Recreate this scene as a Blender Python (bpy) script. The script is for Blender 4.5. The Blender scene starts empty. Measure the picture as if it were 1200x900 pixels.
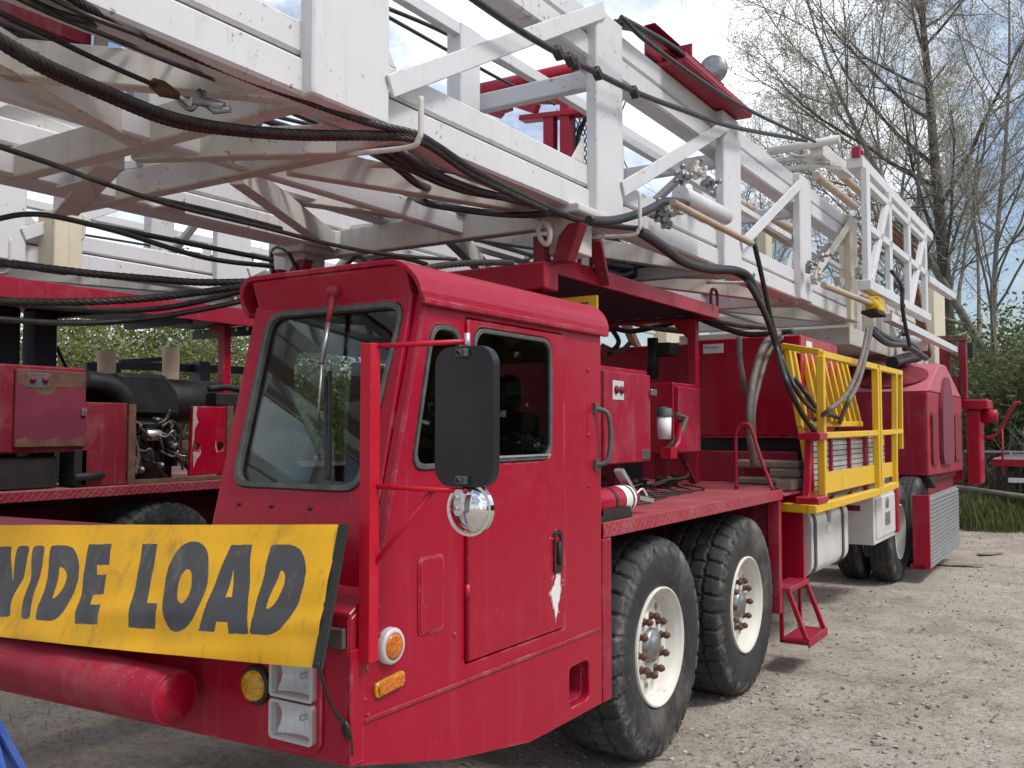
import bpy, bmesh, math, random
from mathutils import Vector, Matrix, noise as mnoise
R = math.radians
random.seed(7)
scene = bpy.context.scene
COL = scene.collection

# ------------------------------------------------------------------ view geometry
HC = 1.65
YAW = math.atan2(700., 1100.)
PITCH = math.atan2(52., 1100.)
def ray(px, py):
    x = (px-600.)/1100.; y = -(py-450.)/1100.
    fw = math.cos(PITCH)-y*math.sin(PITCH); up = math.sin(PITCH)+y*math.cos(PITCH)
    return Vector((-math.sin(YAW)*fw+math.cos(YAW)*x, math.cos(YAW)*fw+math.sin(YAW)*x, up))
def at(px, py, X=None, Y=None, Z=None, d=None):
    """point of the yard seen in a direction, at a plane X / Y / Z or a distance"""
    v = ray(px, py)
    if X is not None: t = X/v.x
    elif Y is not None: t = Y/v.y
    elif Z is not None: t = (Z-HC)/v.z
    else: t = d
    return Vector((v.x*t, v.y*t, HC+v.z*t))
def to_px(p):
    X, Y, Z = p[0], p[1], p[2]-HC
    fw = -math.sin(YAW)*X+math.cos(YAW)*Y; x = math.cos(YAW)*X+math.sin(YAW)*Y
    z = fw*math.cos(PITCH)+Z*math.sin(PITCH); y = -fw*math.sin(PITCH)+Z*math.cos(PITCH)
    return 600+1100*x/z, 450-1100*y/z

# ------------------------------------------------------------------ materials
class NT:
    def __init__(s, name):
        s.m = bpy.data.materials.new(name); s.m.use_nodes = True
        s.t = s.m.node_tree; s.t.nodes.clear()
        s.out = s.n('ShaderNodeOutputMaterial')
        s.pos = None
    def n(s, typ, **kw):
        nd = s.t.nodes.new(typ)
        for k, v in kw.items(): setattr(nd, k, v)
        return nd
    def l(s, a, b): s.t.links.new(a, b)
    def position(s, scale=(1, 1, 1)):
        if s.pos is None: s.pos = s.n('ShaderNodeNewGeometry').outputs['Position']
        if scale == (1, 1, 1): return s.pos
        m = s.n('ShaderNodeVectorMath', operation='MULTIPLY'); s.l(s.pos, m.inputs[0]); m.inputs[1].default_value = scale
        return m.outputs[0]
    def noise(s, scale, detail=4, rough=.55, vec=(1, 1, 1), dist=0.):
        nd = s.n('ShaderNodeTexNoise'); nd.inputs['Scale'].default_value = scale
        nd.inputs['Detail'].default_value = detail; nd.inputs['Roughness'].default_value = rough
        nd.inputs['Distortion'].default_value = dist
        s.l(s.position(vec), nd.inputs['Vector']); return nd.outputs['Fac']
    def ramp(s, fac, a, b, lo=0., hi=1.):
        r = s.n('ShaderNodeMapRange'); r.inputs['From Min'].default_value = a; r.inputs['From Max'].default_value = b
        r.inputs['To Min'].default_value = lo; r.inputs['To Max'].default_value = hi
        s.l(fac, r.inputs['Value']); return r.outputs[0]
    def mul(s, a, b):
        m = s.n('ShaderNodeMath', operation='MULTIPLY')
        for i, v in enumerate((a, b)):
            if isinstance(v, (int, float)): m.inputs[i].default_value = v
            else: s.l(v, m.inputs[i])
        return m.outputs[0]
    def mix(s, fac, a, b):
        m = s.n('ShaderNodeMix', data_type='RGBA')
        for sock, v in ((m.inputs[0], fac), (m.inputs[6], a), (m.inputs[7], b)):
            if isinstance(v, (int, float)): sock.default_value = v
            elif isinstance(v, tuple): sock.default_value = (*v, 1)
            else: s.l(v, sock)
        return m.outputs[2]
    def bump(s, h, strength, dist=.01, prev=None):
        b = s.n('ShaderNodeBump'); b.inputs['Strength'].default_value = strength; b.inputs['Distance'].default_value = dist
        s.l(h, b.inputs['Height'])
        if prev is not None: s.l(prev, b.inputs['Normal'])
        return b.outputs[0]
    def principled(s, col, rough=.5, metal=0., normal=None, spec=.5, coat=0.):
        p = s.n('ShaderNodeBsdfPrincipled')
        for sock, v in ((p.inputs['Base Color'], col), (p.inputs['Roughness'], rough), (p.inputs['Metallic'], metal)):
            if isinstance(v, tuple): sock.default_value = (*v, 1)
            elif isinstance(v, (int, float)): sock.default_value = v
            else: s.l(v, sock)
        p.inputs['Specular IOR Level'].default_value = spec
        p.inputs['Coat Weight'].default_value = coat; p.inputs['Coat Roughness'].default_value = .15
        if normal is not None: s.l(normal, p.inputs['Normal'])
        s.l(p.outputs[0], s.out.inputs[0]); return s.m

def paint(name, col, fade, rough=.42, rust=.3, dust=.25, chip=(.10, .045, .025), streak=.3, dent=.12, dustcol=(.30, .25, .21), fade_amt=.6, coat=0., edge=0., edgecol=(.22, .12, .07)):
    t = NT(name)
    c = t.mix(t.mul(t.ramp(t.noise(1.1, 6, .6), .38, .66), fade_amt), col, fade)
    st = t.ramp(t.noise(1., 5, .65, (17, 17, .9)), .56, .78)
    c = t.mix(t.mul(st, streak), c, dustcol)
    d2 = t.ramp(t.noise(5., 8, .7), .5, .8)
    c = t.mix(t.mul(d2, dust), c, dustcol)
    sp = t.ramp(t.noise(90., 2, .5), .69, .74)
    c = t.mix(t.mul(sp, .45*min(1, rust+.2)), c, (.45, .33, .30))
    ch = t.mul(t.ramp(t.noise(26., 5, .7), .62, .66), t.ramp(t.noise(2.3, 3, .5), .60-.12*rust, .66-.06*rust))
    c = t.mix(t.mul(ch, .85), c, chip)
    rs = t.mul(t.ramp(t.noise(1., 5, .7, (11, 11, 1.4)), .55, .70), t.ramp(t.noise(1.9, 4), .54, .66))
    c = t.mix(t.mul(rs, .6*rust), c, (.30, .15, .06))
    sc = t.mul(t.ramp(t.noise(1., 3, .6, (60, 60, 2.2)), .70, .74), t.ramp(t.noise(1.3, 3), .50, .62))
    c = t.mix(t.mul(sc, .5*min(1, rust+.25)), c, (.50, .36, .34))
    if edge > 0:
        bv = t.n('ShaderNodeBevel'); bv.samples = 3; bv.inputs['Radius'].default_value = .014
        gn = t.n('ShaderNodeNewGeometry'); dt = t.n('ShaderNodeVectorMath', operation='DOT_PRODUCT'); t.l(bv.outputs[0], dt.inputs[0]); t.l(gn.outputs['Normal'], dt.inputs[1])
        em = t.mul(t.ramp(dt.outputs['Value'], .985, .90), t.ramp(t.noise(7., 7, .75), .50, .62))
        c = t.mix(t.mul(em, edge), c, edgecol)
    rg = t.ramp(d2, 0, 1, rough, min(1, rough+.3))
    b = t.bump(t.noise(2.4, 2), dent, .05)
    b = t.bump(t.noise(45., 3), .05, .004, b)
    return t.principled(c, rg, 0, b, .33, coat)

M = {}
M['red'] = paint('red_paint', (.335, .0008, .020), (.345, .006, .032), .32, .30, .08, streak=.11, dent=.14, dustcol=(.40, .20, .20), edge=.55, edgecol=(.48, .26, .26))
M['red_dull'] = paint('dull_red_paint', (.29, .003, .023), (.30, .025, .055), .5, .6, .24, streak=.25, dustcol=(.36, .24, .22), edge=.6, edgecol=(.34, .20, .17))
M['red_dark'] = paint('dark_red_paint', (.17, .006, .018), (.22, .015, .03), .55, .6, .3, streak=.25)
M['red_bright'] = paint('bright_red_paint', (.50, .003, .022), (.50, .008, .030), .4, .1, .06, streak=.05, dent=.0)
M['pink'] = paint('faded_red_paint', (.38, .05, .09), (.44, .10, .13), .6, .3, .25)
M['white'] = paint('white_mast_paint', (.63, .635, .65), (.56, .555, .545), .45, 1.1, .2, chip=(.16, .07, .03), edge=.8, edgecol=(.26, .15, .09), streak=.3, dent=.04, dustcol=(.42, .36, .30), fade_amt=.5)
M['white_worn'] = paint('worn_white_paint', (.60, .585, .55), (.50, .47, .41), .55, 1.4, .3, edge=.9, edgecol=(.20, .10, .055), chip=(.2, .09, .035), streak=.4, dent=.05, dustcol=(.36, .27, .19))
M['cream'] = paint('cream_paint', (.64, .58, .43), (.55, .49, .36), .55, .9, .3, chip=(.2, .09, .035), streak=.4, dent=.05)
M['yellow'] = paint('yellow_paint', (.72, .44, .012), (.70, .46, .05), .42, .6, .22, edge=.8, edgecol=(.22, .12, .05), chip=(.2, .11, .05), streak=.3, dent=.03)
M['rim'] = paint('cream_wheel_paint', (.68, .66, .61), (.56, .53, .47), .5, .9, .4, chip=(.2, .11, .05), streak=.1, dent=0, dustcol=(.35, .28, .21))
M['blue'] = paint('blue_paint', (.025, .09, .42), (.06, .16, .45), .5, .6, .35, streak=.3)
def simple(name, col, rough=.5, metal=0., var=.25, scale=8., bump=.1, spec=.5, bscale=40.):
    t = NT(name)
    d = tuple(max(0, x*(1-var)) for x in col); b = tuple(min(1, x*(1+var)) for x in col)
    c = t.mix(t.ramp(t.noise(scale, 6, .65), .3, .7), d, b)
    return t.principled(c, rough, metal, t.bump(t.noise(bscale, 4), bump, .005), spec)
M['rust'] = simple('rusty_steel', (.125, .062, .038), .8, 0, .5, 14, .3)
M['rust_pale'] = paint('rust_stained_white', (.50, .40, .30), (.33, .19, .11), .6, 1.2, .4, chip=(.16, .07, .035), streak=.4, dent=.05, dustcol=(.28, .16, .09))
M['rust_lug'] = simple('rusty_nut', (.10, .045, .03), .75, 0, .5, 60, .3)
M['rope'] = simple('greasy_wire_rope', (.045, .042, .040), .42, .55, .5, 30, .2)
M['hose'] = simple('black_rubber_hose', (.018, .018, .019), .42, 0, .4, 12, .1)
M['hose_grey'] = simple('dusty_grey_hose', (.13, .105, .095), .6, 0, .35, 12, .1)
M['black'] = simple('black_plastic', (.012, .012, .013), .4, 0, .3, 10, .06)
M['mirror_back'] = simple('black_mirror_shell', (.012, .013, .016), .38, 0, .5, 5, .05)
M['dark'] = simple('dark_grimy_steel', (.022, .020, .020), .6, .2, .5, 9, .2)
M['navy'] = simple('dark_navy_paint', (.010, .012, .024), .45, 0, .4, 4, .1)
M['alu'] = simple('dull_aluminium', (.60, .60, .60), .42, .8, .14, 3, .08)
M['alu_white'] = simple('white_painted_aluminium', (.62, .62, .61), .4, .15, .14, 4, .05)
M['steel'] = simple('grey_steel', (.30, .30, .31), .4, .8, .3, 20, .1)
M['chrome'] = simple('chrome', (.8, .8, .8), .10, 1., .05, 5, .0)
M['seal'] = simple('grey_rubber_seal', (.075, .078, .075), .6, 0, .4, 20, .1)
M['wood'] = simple('weathered_timber', (.23, .19, .15), .85, 0, .4, 5, .5, bscale=18)
M['label'] = simple('white_sticker', (.7, .7, .68), .5, 0, .1, 30, .0)
M['ink'] = simple('dark_ink', (.02, .02, .02), .6, 0, .2, 20, .0)
M['bark'] = simple('tree_bark', (.085, .075, .065), .9, 0, .5, 6, .8, bscale=14)
M['bark_pale'] = simple('pale_bark', (.17, .155, .135), .9, 0, .4, 6, .6, bscale=14)
M['twig'] = simple('twig', (.30, .27, .235), .9, 0, .4, 3, .0)
M['deadwood'] = simple('dead_twigs', (.20, .175, .15), .9, 0, .4, 3, .0)
M['interior'] = simple('grey_cab_trim', (.05, .052, .052), .7, 0, .3, 6, .1)
M['seat'] = simple('black_vinyl', (.02, .02, .022), .45, 0, .3, 6, .1)
M['paper'] = simple('pale_papers', (.55, .62, .58), .7, 0, .12, 6, .0)
M['grille_dark'] = simple('dull_aluminium_slats', (.33, .34, .35), .45, .5, .2, 6, .05)
M['roof_skylit'] = paint('sky_lightened_red', (.46, .10, .14), (.48, .17, .20), .6, .3, .2)  # housing red paled to put the sky's light into its roof colour
M['grille'] = simple('galvanised_slats', (.50, .52, .53), .45, .35, .2, 6, .05)
M['engine'] = simple('black_engine', (.018, .018, .019), .5, .1, .5, 10, .2)
M['cartridge'] = simple('white_filter', (.75, .76, .76), .4, 0, .08, 10, .0)
M['bottle'] = simple('blue_bottle', (.05, .2, .42), .25, 0, .2, 20, .0)

def deckplate(name, col, fade, rough, scale=28., along='XY'):
    t = NT(name)
    pos = t.position()
    def bars(ang, off):
        m = t.n('ShaderNodeMapping'); m.inputs['Rotation'].default_value = (0, 0, R(ang)) if along == 'XY' else (R(ang), 0, 0)
        m.inputs['Location'].default_value = off
        t.l(pos, m.inputs['Vector'])
        s = t.n('ShaderNodeSeparateXYZ'); t.l(m.outputs[0], s.inputs[0])
        u, v = (s.outputs[0], s.outputs[1]) if along == 'XY' else (s.outputs[1], s.outputs[2])
        def tri(x, k):
            w = t.n('ShaderNodeMath', operation='PINGPONG'); t.l(t.mul(x, k), w.inputs[0]); w.inputs[1].default_value = .5
            return w.outputs[0]
        a = t.ramp(tri(u, scale), .12, .22, 1, 0); b = t.ramp(tri(v, scale*.5), .30, .38, 1, 0)
        return t.mul(a, b)
    mx = t.n('ShaderNodeMath', operation='MAXIMUM'); t.l(bars(45, (0, 0, 0)), mx.inputs[0]); t.l(bars(-45, (.018, 0, .018)), mx.inputs[1])
    h = mx.outputs[0]
    c = t.mix(t.ramp(t.noise(1.6, 7, .65), .35, .68), col, fade)
    c = t.mix(t.mul(t.ramp(t.noise(6, 8, .7), .5, .75), .5), c, (.26, .2, .17))
    c = t.mix(t.mul(h, .35), c, (.42, .10, .13))
    return t.principled(c, rough, 0, t.bump(h, .6, .004))
M['deck'] = deckplate('red_tread_plate', (.30, .03, .045), (.34, .09, .10), .5)
M['deck_edge'] = deckplate('red_tread_plate_edge', (.30, .008, .025), (.32, .04, .055), .5, along='YZ')
M['deck_tan'] = deckplate('worn_tread_plate', (.27, .11, .09), (.30, .19, .15), .7)

def glass(name, tint, refl=.12):
    t = NT(name)
    tr = t.n('ShaderNodeBsdfTransparent'); tr.inputs[0].default_value = (*tint, 1)
    gl = t.n('ShaderNodeBsdfGlossy'); gl.inputs['Roughness'].default_value = .02; gl.inputs[0].default_value = (.9, .93, .95, 1)
    fr = t.n('ShaderNodeLayerWeight'); fr.inputs['Blend'].default_value = .28
    f = t.ramp(fr.outputs['Fresnel'], 0, 1, refl, refl+.18)
    mx = t.n('ShaderNodeMixShader'); t.l(f, mx.inputs[0]); t.l(tr.outputs[0], mx.inputs[1]); t.l(gl.outputs[0], mx.inputs[2])
    t.l(mx.outputs[0], t.out.inputs[0]); return t.m
M['glass'] = glass('cab_glass', (.52, .58, .55), .035)
M['glass_dark'] = glass('tinted_cab_glass', (.50, .53, .53), .015)
M['lens_clear'] = glass('lamp_glass', (.93, .95, .96), .07)
def lens(name, col):
    t = NT(name); w = t.n('ShaderNodeTexVoronoi'); w.inputs['Scale'].default_value = 110.; t.l(t.position(), w.inputs['Vector'])
    c = t.mix(t.ramp(w.outputs['Distance'], .1, .6), col, tuple(x*.55 for x in col))
    return t.principled(c, .18, 0, t.bump(w.outputs['Distance'], .4, .003), .6, .5)
M['peel'] = simple('dull_purple', (.17, .022, .045), .55, 0, .2, 5, .05)
M['chipped'] = simple('bare_primer', (.40, .33, .30), .7, 0, .3, 30, .1)
M['reflector'] = simple('frosted_reflector', (.95, .95, .95), .35, .15, .06, 30, .05)
M['amber'] = lens('amber_lens', (.85, .22, .006)); M['amber_yellow'] = lens('yellow_lens', (.85, .42, .006))
M['red_lens'] = lens('red_lens', (.5, .01, .02))

def tyre_mat():
    t = NT('dusty_tyre_rubber')
    c = t.mix(t.ramp(t.noise(4., 7, .7), .32, .68), (.016, .017, .020), (.044, .043, .043))
    c = t.mix(t.mul(t.ramp(t.noise(1.6, 5, .7), .52, .70), .55), c, (.20, .18, .155))
    c = t.mix(t.mul(t.ramp(t.noise(30, 5, .7), .58, .7), .35), c, (.17, .155, .14))
    oc = t.n('ShaderNodeTexCoord'); sx = t.n('ShaderNodeSeparateXYZ'); t.l(oc.outputs['Object'], sx.inputs[0])
    cb = t.n('ShaderNodeCombineXYZ'); t.l(sx.outputs[1], cb.inputs[0]); t.l(sx.outputs[2], cb.inputs[1])
    ln = t.n('ShaderNodeVectorMath', operation='LENGTH'); t.l(cb.outputs[0], ln.inputs[0])
    band = t.mul(t.ramp(ln.outputs['Value'], .455, .485), t.ramp(ln.outputs['Value'], .515, .535, 1, 0))
    scuff = t.mul(band, t.ramp(t.noise(9., 8, .75, dist=.8), .46, .66))
    c = t.mix(t.mul(scuff, .75), c, (.25, .235, .21))
    return t.principled(c, .72, 0, t.bump(t.noise(55, 5), .25, .006), .35)
M['tyre'] = tyre_mat()

def banner_mat(name, col, dirt, amt):
    t = NT(name)
    c = t.mix(t.ramp(t.noise(2.2, 5, .6), .35, .7), col, tuple(x*.86 for x in col))
    k = t.mul(t.ramp(t.noise(7., 9, .75, dist=1.2), .50, .72), t.ramp(t.noise(2.3, 3), .42, .62))
    c = t.mix(t.mul(k, amt), c, dirt)
    c = t.mix(t.mul(t.ramp(t.noise(1., 6, .7, (30, 30, 4)), .57, .72), amt*.6), c, dirt)
    return t.principled(c, .55, 0, t.bump(t.noise(60, 4), .12, .004), .35)
M['banner'] = banner_mat('yellow_vinyl', (.86, .45, .016), (.28, .15, .05), .85)
M['letters'] = banner_mat('black_vinyl_lettering', (.075, .077, .082), (.22, .20, .18), .8)

def ground_mat():
    t = NT('gravel_dirt')
    big = t.noise(.35, 6, .6); mid = t.noise(2.2, 8, .7); fine = t.noise(24., 6, .75); gr = t.noise(130., 3, .6)
    c = t.mix(t.ramp(big, .36, .64), (.27, .232, .185), (.46, .41, .345))
    c = t.mix(t.ramp(mid, .38, .66), c, (.52, .475, .41))
    c = t.mix(t.mul(t.ramp(fine, .50, .68), .6), c, (.075, .062, .05))
    v = t.n('ShaderNodeTexVoronoi'); v.inputs['Scale'].default_value = 46.; t.l(t.position(), v.inputs['Vector'])
    vr = t.n('ShaderNodeSeparateColor'); t.l(v.outputs['Color'], vr.inputs[0])
    st = t.mul(t.ramp(vr.outputs[0], .55, .7), t.ramp(v.outputs['Distance'], .30, .42, 1, 0))
    c = t.mix(t.mul(st, .65), c, t.mix(vr.outputs[1], (.16, .14, .12), (.52, .49, .44)))
    c = t.mix(t.mul(t.ramp(gr, .55, .7), .45), c, (.52, .49, .44))
    # weeds creeping in, in patches
    g = t.mul(t.ramp(t.noise(.55, 6, .65), .60, .70), t.ramp(t.noise(9, 6, .7), .42, .6))
    c = t.mix(t.mul(g, .65), c, (.07, .095, .03))
    b = t.bump(fine, .8, .03); b = t.bump(gr, .7, .008, b); b = t.bump(st, .8, .012, b)
    return t.principled(c, .95, 0, b, .2)
M['ground'] = ground_mat()
def leaf(name, a, b):
    t = NT(name)
    c = t.mix(t.ramp(t.noise(2.5, 4, .6), .3, .7), a, b)
    oi = t.n('ShaderNodeNewGeometry')
    c = t.mix(t.mul(oi.outputs['Random Per Island'], .5), c, tuple(x*1.5 for x in b))
    p = t.n('ShaderNodeBsdfPrincipled'); t.l(c, p.inputs['Base Color']); p.inputs['Roughness'].default_value = .6; p.inputs['Specular IOR Level'].default_value = .25
    tl = t.n('ShaderNodeBsdfTranslucent'); t.l(c, tl.inputs[0])
    mx = t.n('ShaderNodeMixShader'); mx.inputs[0].default_value = .35; t.l(p.outputs[0], mx.inputs[1]); t.l(tl.outputs[0], mx.inputs[2])
    t.l(mx.outputs[0], t.out.inputs[0]); return t.m
M['leaf_bud'] = leaf('spring_buds', (.20, .215, .12), (.27, .27, .17))
M['leaf_green'] = leaf('fresh_leaves', (.11, .15, .04), (.19, .21, .065))
M['leaf_dark'] = leaf('dull_leaves', (.065, .09, .03), (.12, .14, .055))
M['grass'] = leaf('grass_blades', (.05, .10, .02), (.13, .14, .05))
def pebble_mat():
    t = NT('grey_stones')
    oi = t.n('ShaderNodeNewGeometry')
    c = t.mix(oi.outputs['Random Per Island'], (.16, .14, .12), (.50, .47, .43))
    return t.principled(c, .9, 0, t.bump(t.noise(120, 3), .3, .004), .25)
M['pebble'] = pebble_mat()

# ------------------------------------------------------------------ mesh building
WL = {}                                             # world location of every object's origin
class MB:
    def __init__(s): s.v = []; s.f = []; s.mi = []; s.cur = 0; s.sm = []; s.smooth = False
    def add(s, verts, faces):
        b = len(s.v); s.v += [Vector(v) for v in verts]
        for f in faces: s.f.append([b+i for i in f]); s.mi.append(s.cur); s.sm.append(s.smooth)
        return s
    def box(s, lo, hi):
        x0, y0, z0 = (min(a, b) for a, b in zip(lo, hi)); x1, y1, z1 = (max(a, b) for a, b in zip(lo, hi))
        return s.add([(x0, y0, z0), (x1, y0, z0), (x1, y1, z0), (x0, y1, z0), (x0, y0, z1), (x1, y0, z1), (x1, y1, z1), (x0, y1, z1)],
                     [(0, 3, 2, 1), (4, 5, 6, 7), (0, 1, 5, 4), (1, 2, 6, 5), (2, 3, 7, 6), (3, 0, 4, 7)])
    def bar(s, p, q, w, h, up=(0, 0, 1)):
        """rectangular bar from p to q; h measured along up, w across"""
        p, q = Vector(p), Vector(q); d = (q-p).normalized(); up = Vector(up)
        sd = d.cross(up)
        if sd.length < 1e-4: sd = d.cross(Vector((1, 0, 0)))
        sd.normalize(); u = sd.cross(d).normalized()
        a, b = sd*w/2, u*h/2
        vs = [p-a-b, p+a-b, p+a+b, p-a+b, q-a-b, q+a-b, q+a+b, q-a+b]
        return s.add(vs, [(0, 1, 2, 3), (7, 6, 5, 4), (0, 4, 5, 1), (1, 5, 6, 2), (2, 6, 7, 3), (3, 7, 4, 0)])
    def tube(s, pts, r, n=8, caps=True, radii=None):
        pts = [Vector(p) for p in pts]; k = len(pts); b = len(s.v)
        t0 = (pts[1]-pts[0]).normalized(); ref = Vector((0, 0, 1)) if abs(t0.z) < .9 else Vector((1, 0, 0))
        nrm = t0.cross(ref).normalized(); vs = []
        for i, p in enumerate(pts):
            t = ((pts[min(i+1, k-1)]-pts[max(i-1, 0)])).normalized()
            nrm = (nrm-t*nrm.dot(t)).normalized(); bi = t.cross(nrm)
            rr = radii[i] if radii else r
            for j in range(n):
                a = 2*math.pi*j/n; vs.append(p+nrm*(rr*math.cos(a))+bi*(rr*math.sin(a)))
        fs = []
        for i in range(k-1):
            for j in range(n):
                fs.append((i*n+j, i*n+(j+1) % n, (i+1)*n+(j+1) % n, (i+1)*n+j))
        o = s.smooth; s.smooth = True; s.add(vs, fs); s.smooth = o
        if caps: s.add(vs[:n], [tuple(range(n-1, -1, -1))]); s.add(vs[-n:], [tuple(range(n))])
        return s
    def lathe(s, prof, c, axis='X', n=32, closed=False):
        c = Vector(c); vs = []
        for (x, r) in prof:
            for j in range(n):
                a = 2*math.pi*j/n; u, w = r*math.cos(a), r*math.sin(a)
                vs.append(c+Vector({'X': (x, u, w), 'Y': (w, x, u), 'Z': (u, w, x)}[axis]))
        k = len(prof); fs = []
        for i in range(k-1 if not closed else k):
            i2 = (i+1) % k
            for j in range(n): fs.append((i*n+j, i*n+(j+1) % n, i2*n+(j+1) % n, i2*n+j))
        o = s.smooth; s.smooth = True; s.add(vs, fs); s.smooth = o
        return s
    def prism(s, poly, conv, a, b):
        """extrude a polygon of (u, v) between depths a and b; conv(u, v, w) gives the point"""
        n = len(poly); vs = [conv(u, v, a) for u, v in poly]+[conv(u, v, b) for u, v in poly]
        return s.add(vs, [tuple(range(n-1, -1, -1)), tuple(range(n, 2*n))]+[(i, (i+1) % n, n+(i+1) % n, n+i) for i in range(n)])
    def plate(s, outline, holes, conv, a, b):
        """flat plate with holes, thickness from depth a to b"""
        cu = bpy.data.curves.new('tmp', 'CURVE'); cu.dimensions = '2D'; cu.fill_mode = 'BOTH'
        mid = (a+b)/2; cu.extrude = abs(b-a)/2
        for pl in [outline]+list(holes):
            sp = cu.splines.new('POLY'); sp.points.add(len(pl)-1); sp.use_cyclic_u = True
            for i, (u, v) in enumerate(pl): sp.points[i].co = (u, v, 0, 1)
        ob = bpy.data.objects.new('tmp', cu); COL.objects.link(ob)
        dg = bpy.context.evaluated_depsgraph_get(); me = bpy.data.meshes.new_from_object(ob.evaluated_get(dg))
        s.add([conv(v.co.x, v.co.y, mid+v.co.z) for v in me.vertices], [tuple(p.vertices) for p in me.polygons])
        bpy.data.objects.remove(ob); bpy.data.curves.remove(cu); bpy.data.meshes.remove(me)
        return s
    def build(s, name, mats, parent=None, origin=None, bevel=0., seg=1, auto=35):
        pl = WL[parent] if parent is not None else Vector((0, 0, 0))
        org = Vector(origin) if origin is not None else (pl if parent is not None else Vector((0, 0, 0)))
        me = bpy.data.meshes.new(name)
        me.from_pydata([v-org for v in s.v], [], s.f)
        mats = mats if isinstance(mats, (list, tuple)) else [mats]
        for m in mats: me.materials.append(M[m] if isinstance(m, str) else m)
        me.polygons.foreach_set('material_index', s.mi); me.polygons.foreach_set('use_smooth', s.sm)
        bm = bmesh.new(); bm.from_mesh(me)
        bmesh.ops.remove_doubles(bm, verts=bm.verts, dist=1e-5)
        if len(bm.faces) < 40000: bmesh.ops.recalc_face_normals(bm, faces=bm.faces)
        if bevel > 0:
            es = [e for e in bm.edges if len(e.link_faces) == 2 and e.calc_face_angle(0) > R(auto)]
            bmesh.ops.bevel(bm, geom=es, offset=bevel, segments=seg, affect='EDGES', profile=.5, clamp_overlap=True)
        bm.to_mesh(me); bm.free(); me.update()
        o = bpy.data.objects.new(name, me); COL.objects.link(o)
        o.parent = parent; o.location = org-pl; WL[o] = org
        return o
def tag(o, label, cat, group=None, kind=None):
    if label: o['label'] = label
    if cat: o['category'] = cat
    if group: o['group'] = group
    if kind: o['kind'] = kind
    return o
def empty(name, loc):
    o = bpy.data.objects.new(name, None); o.empty_display_size = .3; COL.objects.link(o); o.location = loc; WL[o] = Vector(loc); return o
def copy_tree(o, parent=None, skip=()):
    c = o.copy(); COL.objects.link(c); c.parent = parent
    WL[c] = (WL[parent] if parent is not None else Vector((0, 0, 0)))+c.location
    for ch in list(o.children):
        if ch in skip: continue
        copy_tree(ch, c, skip)
    return c
def rrect(u0, v0, u1, v1, r, n=5):
    pts = []
    for cx, cy, a0 in ((u1-r, v1-r, 0), (u0+r, v1-r, 90), (u0+r, v0+r, 180), (u1-r, v0+r, 270)):
        for i in range(n+1):
            a = R(a0+90*i/n); pts.append((cx+r*math.cos(a), cy+r*math.sin(a)))
    return pts
def circ(cu, cv, r, n=20): return [(cu+r*math.cos(2*math.pi*i/n), cv+r*math.sin(2*math.pi*i/n)) for i in range(n)]
def rpoly(pts, r, n=4):
    """round the corners of a polygon"""
    out = []; k = len(pts)
    for i in range(k):
        p = Vector((*pts[i], 0)); a = Vector((*pts[i-1], 0)); b = Vector((*pts[(i+1) % k], 0))
        da = (a-p); db = (b-p); t = min(r, da.length*.48, db.length*.48); A = p+da.normalized()*t; B = p+db.normalized()*t
        for j in range(n+1):
            s = j/n; q = A*(1-s)**2+p*2*s*(1-s)+B*s*s; out.append((q.x, q.y))
    return out
def smooth_path(pts, sub=10):
    pts = [Vector(p) for p in pts]; out = []
    for i in range(len(pts)-1):
        p0, p1, p2, p3 = pts[max(i-1, 0)], pts[i], pts[i+1], pts[min(i+2, len(pts)-1)]
        for j in range(sub):
            t = j/sub
            out.append(.5*((2*p1)+(p2-p0)*t+(2*p0-5*p1+4*p2-p3)*t*t+(3*p1-p0-3*p2+p3)*t**3))
    out.append(pts[-1]); return out
def resample(pts, step):
    out = [pts[0].copy()]; acc = 0
    for a, b in zip(pts, pts[1:]):
        L = (b-a).length
        if L < 1e-9: continue
        t = step-acc
        while t <= L: out.append(a+(b-a)*(t/L)); t += step
        acc = (acc+L) % step if L+acc >= step else acc+L
    out.append(pts[-1].copy()); return out
def strand_rope(mb, pts, r, lobes=7, pitch=.16, step=.006):
    """laid wire rope: round strands twisting along the path"""
    pts = resample(pts, step); k = len(pts); n = lobes*4; s0 = len(mb.v)
    t0 = (pts[1]-pts[0]).normalized(); nrm = t0.cross(Vector((0, 0, 1))).normalized(); vs = []; fs = []
    for i, p in enumerate(pts):
        t = (pts[min(i+1, k-1)]-pts[max(i-1, 0)]).normalized(); nrm = (nrm-t*nrm.dot(t)).normalized(); bi = t.cross(nrm)
        tw = 2*math.pi*i*step/pitch
        for j in range(n):
            a = 2*math.pi*j/n
            rr = r*(.80+.22*abs(math.cos(lobes*a/2)))
            vs.append(p+nrm*(rr*math.cos(a+tw))+bi*(rr*math.sin(a+tw)))
    for i in range(k-1):
        for j in range(n): fs.append((i*n+j, i*n+(j+1) % n, (i+1)*n+(j+1) % n, (i+1)*n+j))
    mb.smooth = True; mb.add(vs, fs); mb.smooth = False
    return mb
XZ = lambda y: (lambda u, v, w: Vector((u, y+w, v)))          # u=X v=Z, depth along Y
YZ = lambda x: (lambda u, v, w: Vector((x+w, u, v)))          # u=Y v=Z, depth along X
XY = lambda z: (lambda u, v, w: Vector((u, v, z+w)))
# ================================================================== the near rig
rig = empty('drilling_rig', (-3.45, 6.5, 0))
tag(rig, 'nearer red drilling rig truck with the half cab under its lowered white mast', 'drilling rig', 'drilling rigs parked side by side')
XS = -1.90
def B(lo, hi): return MB().box(lo, hi)

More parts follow.
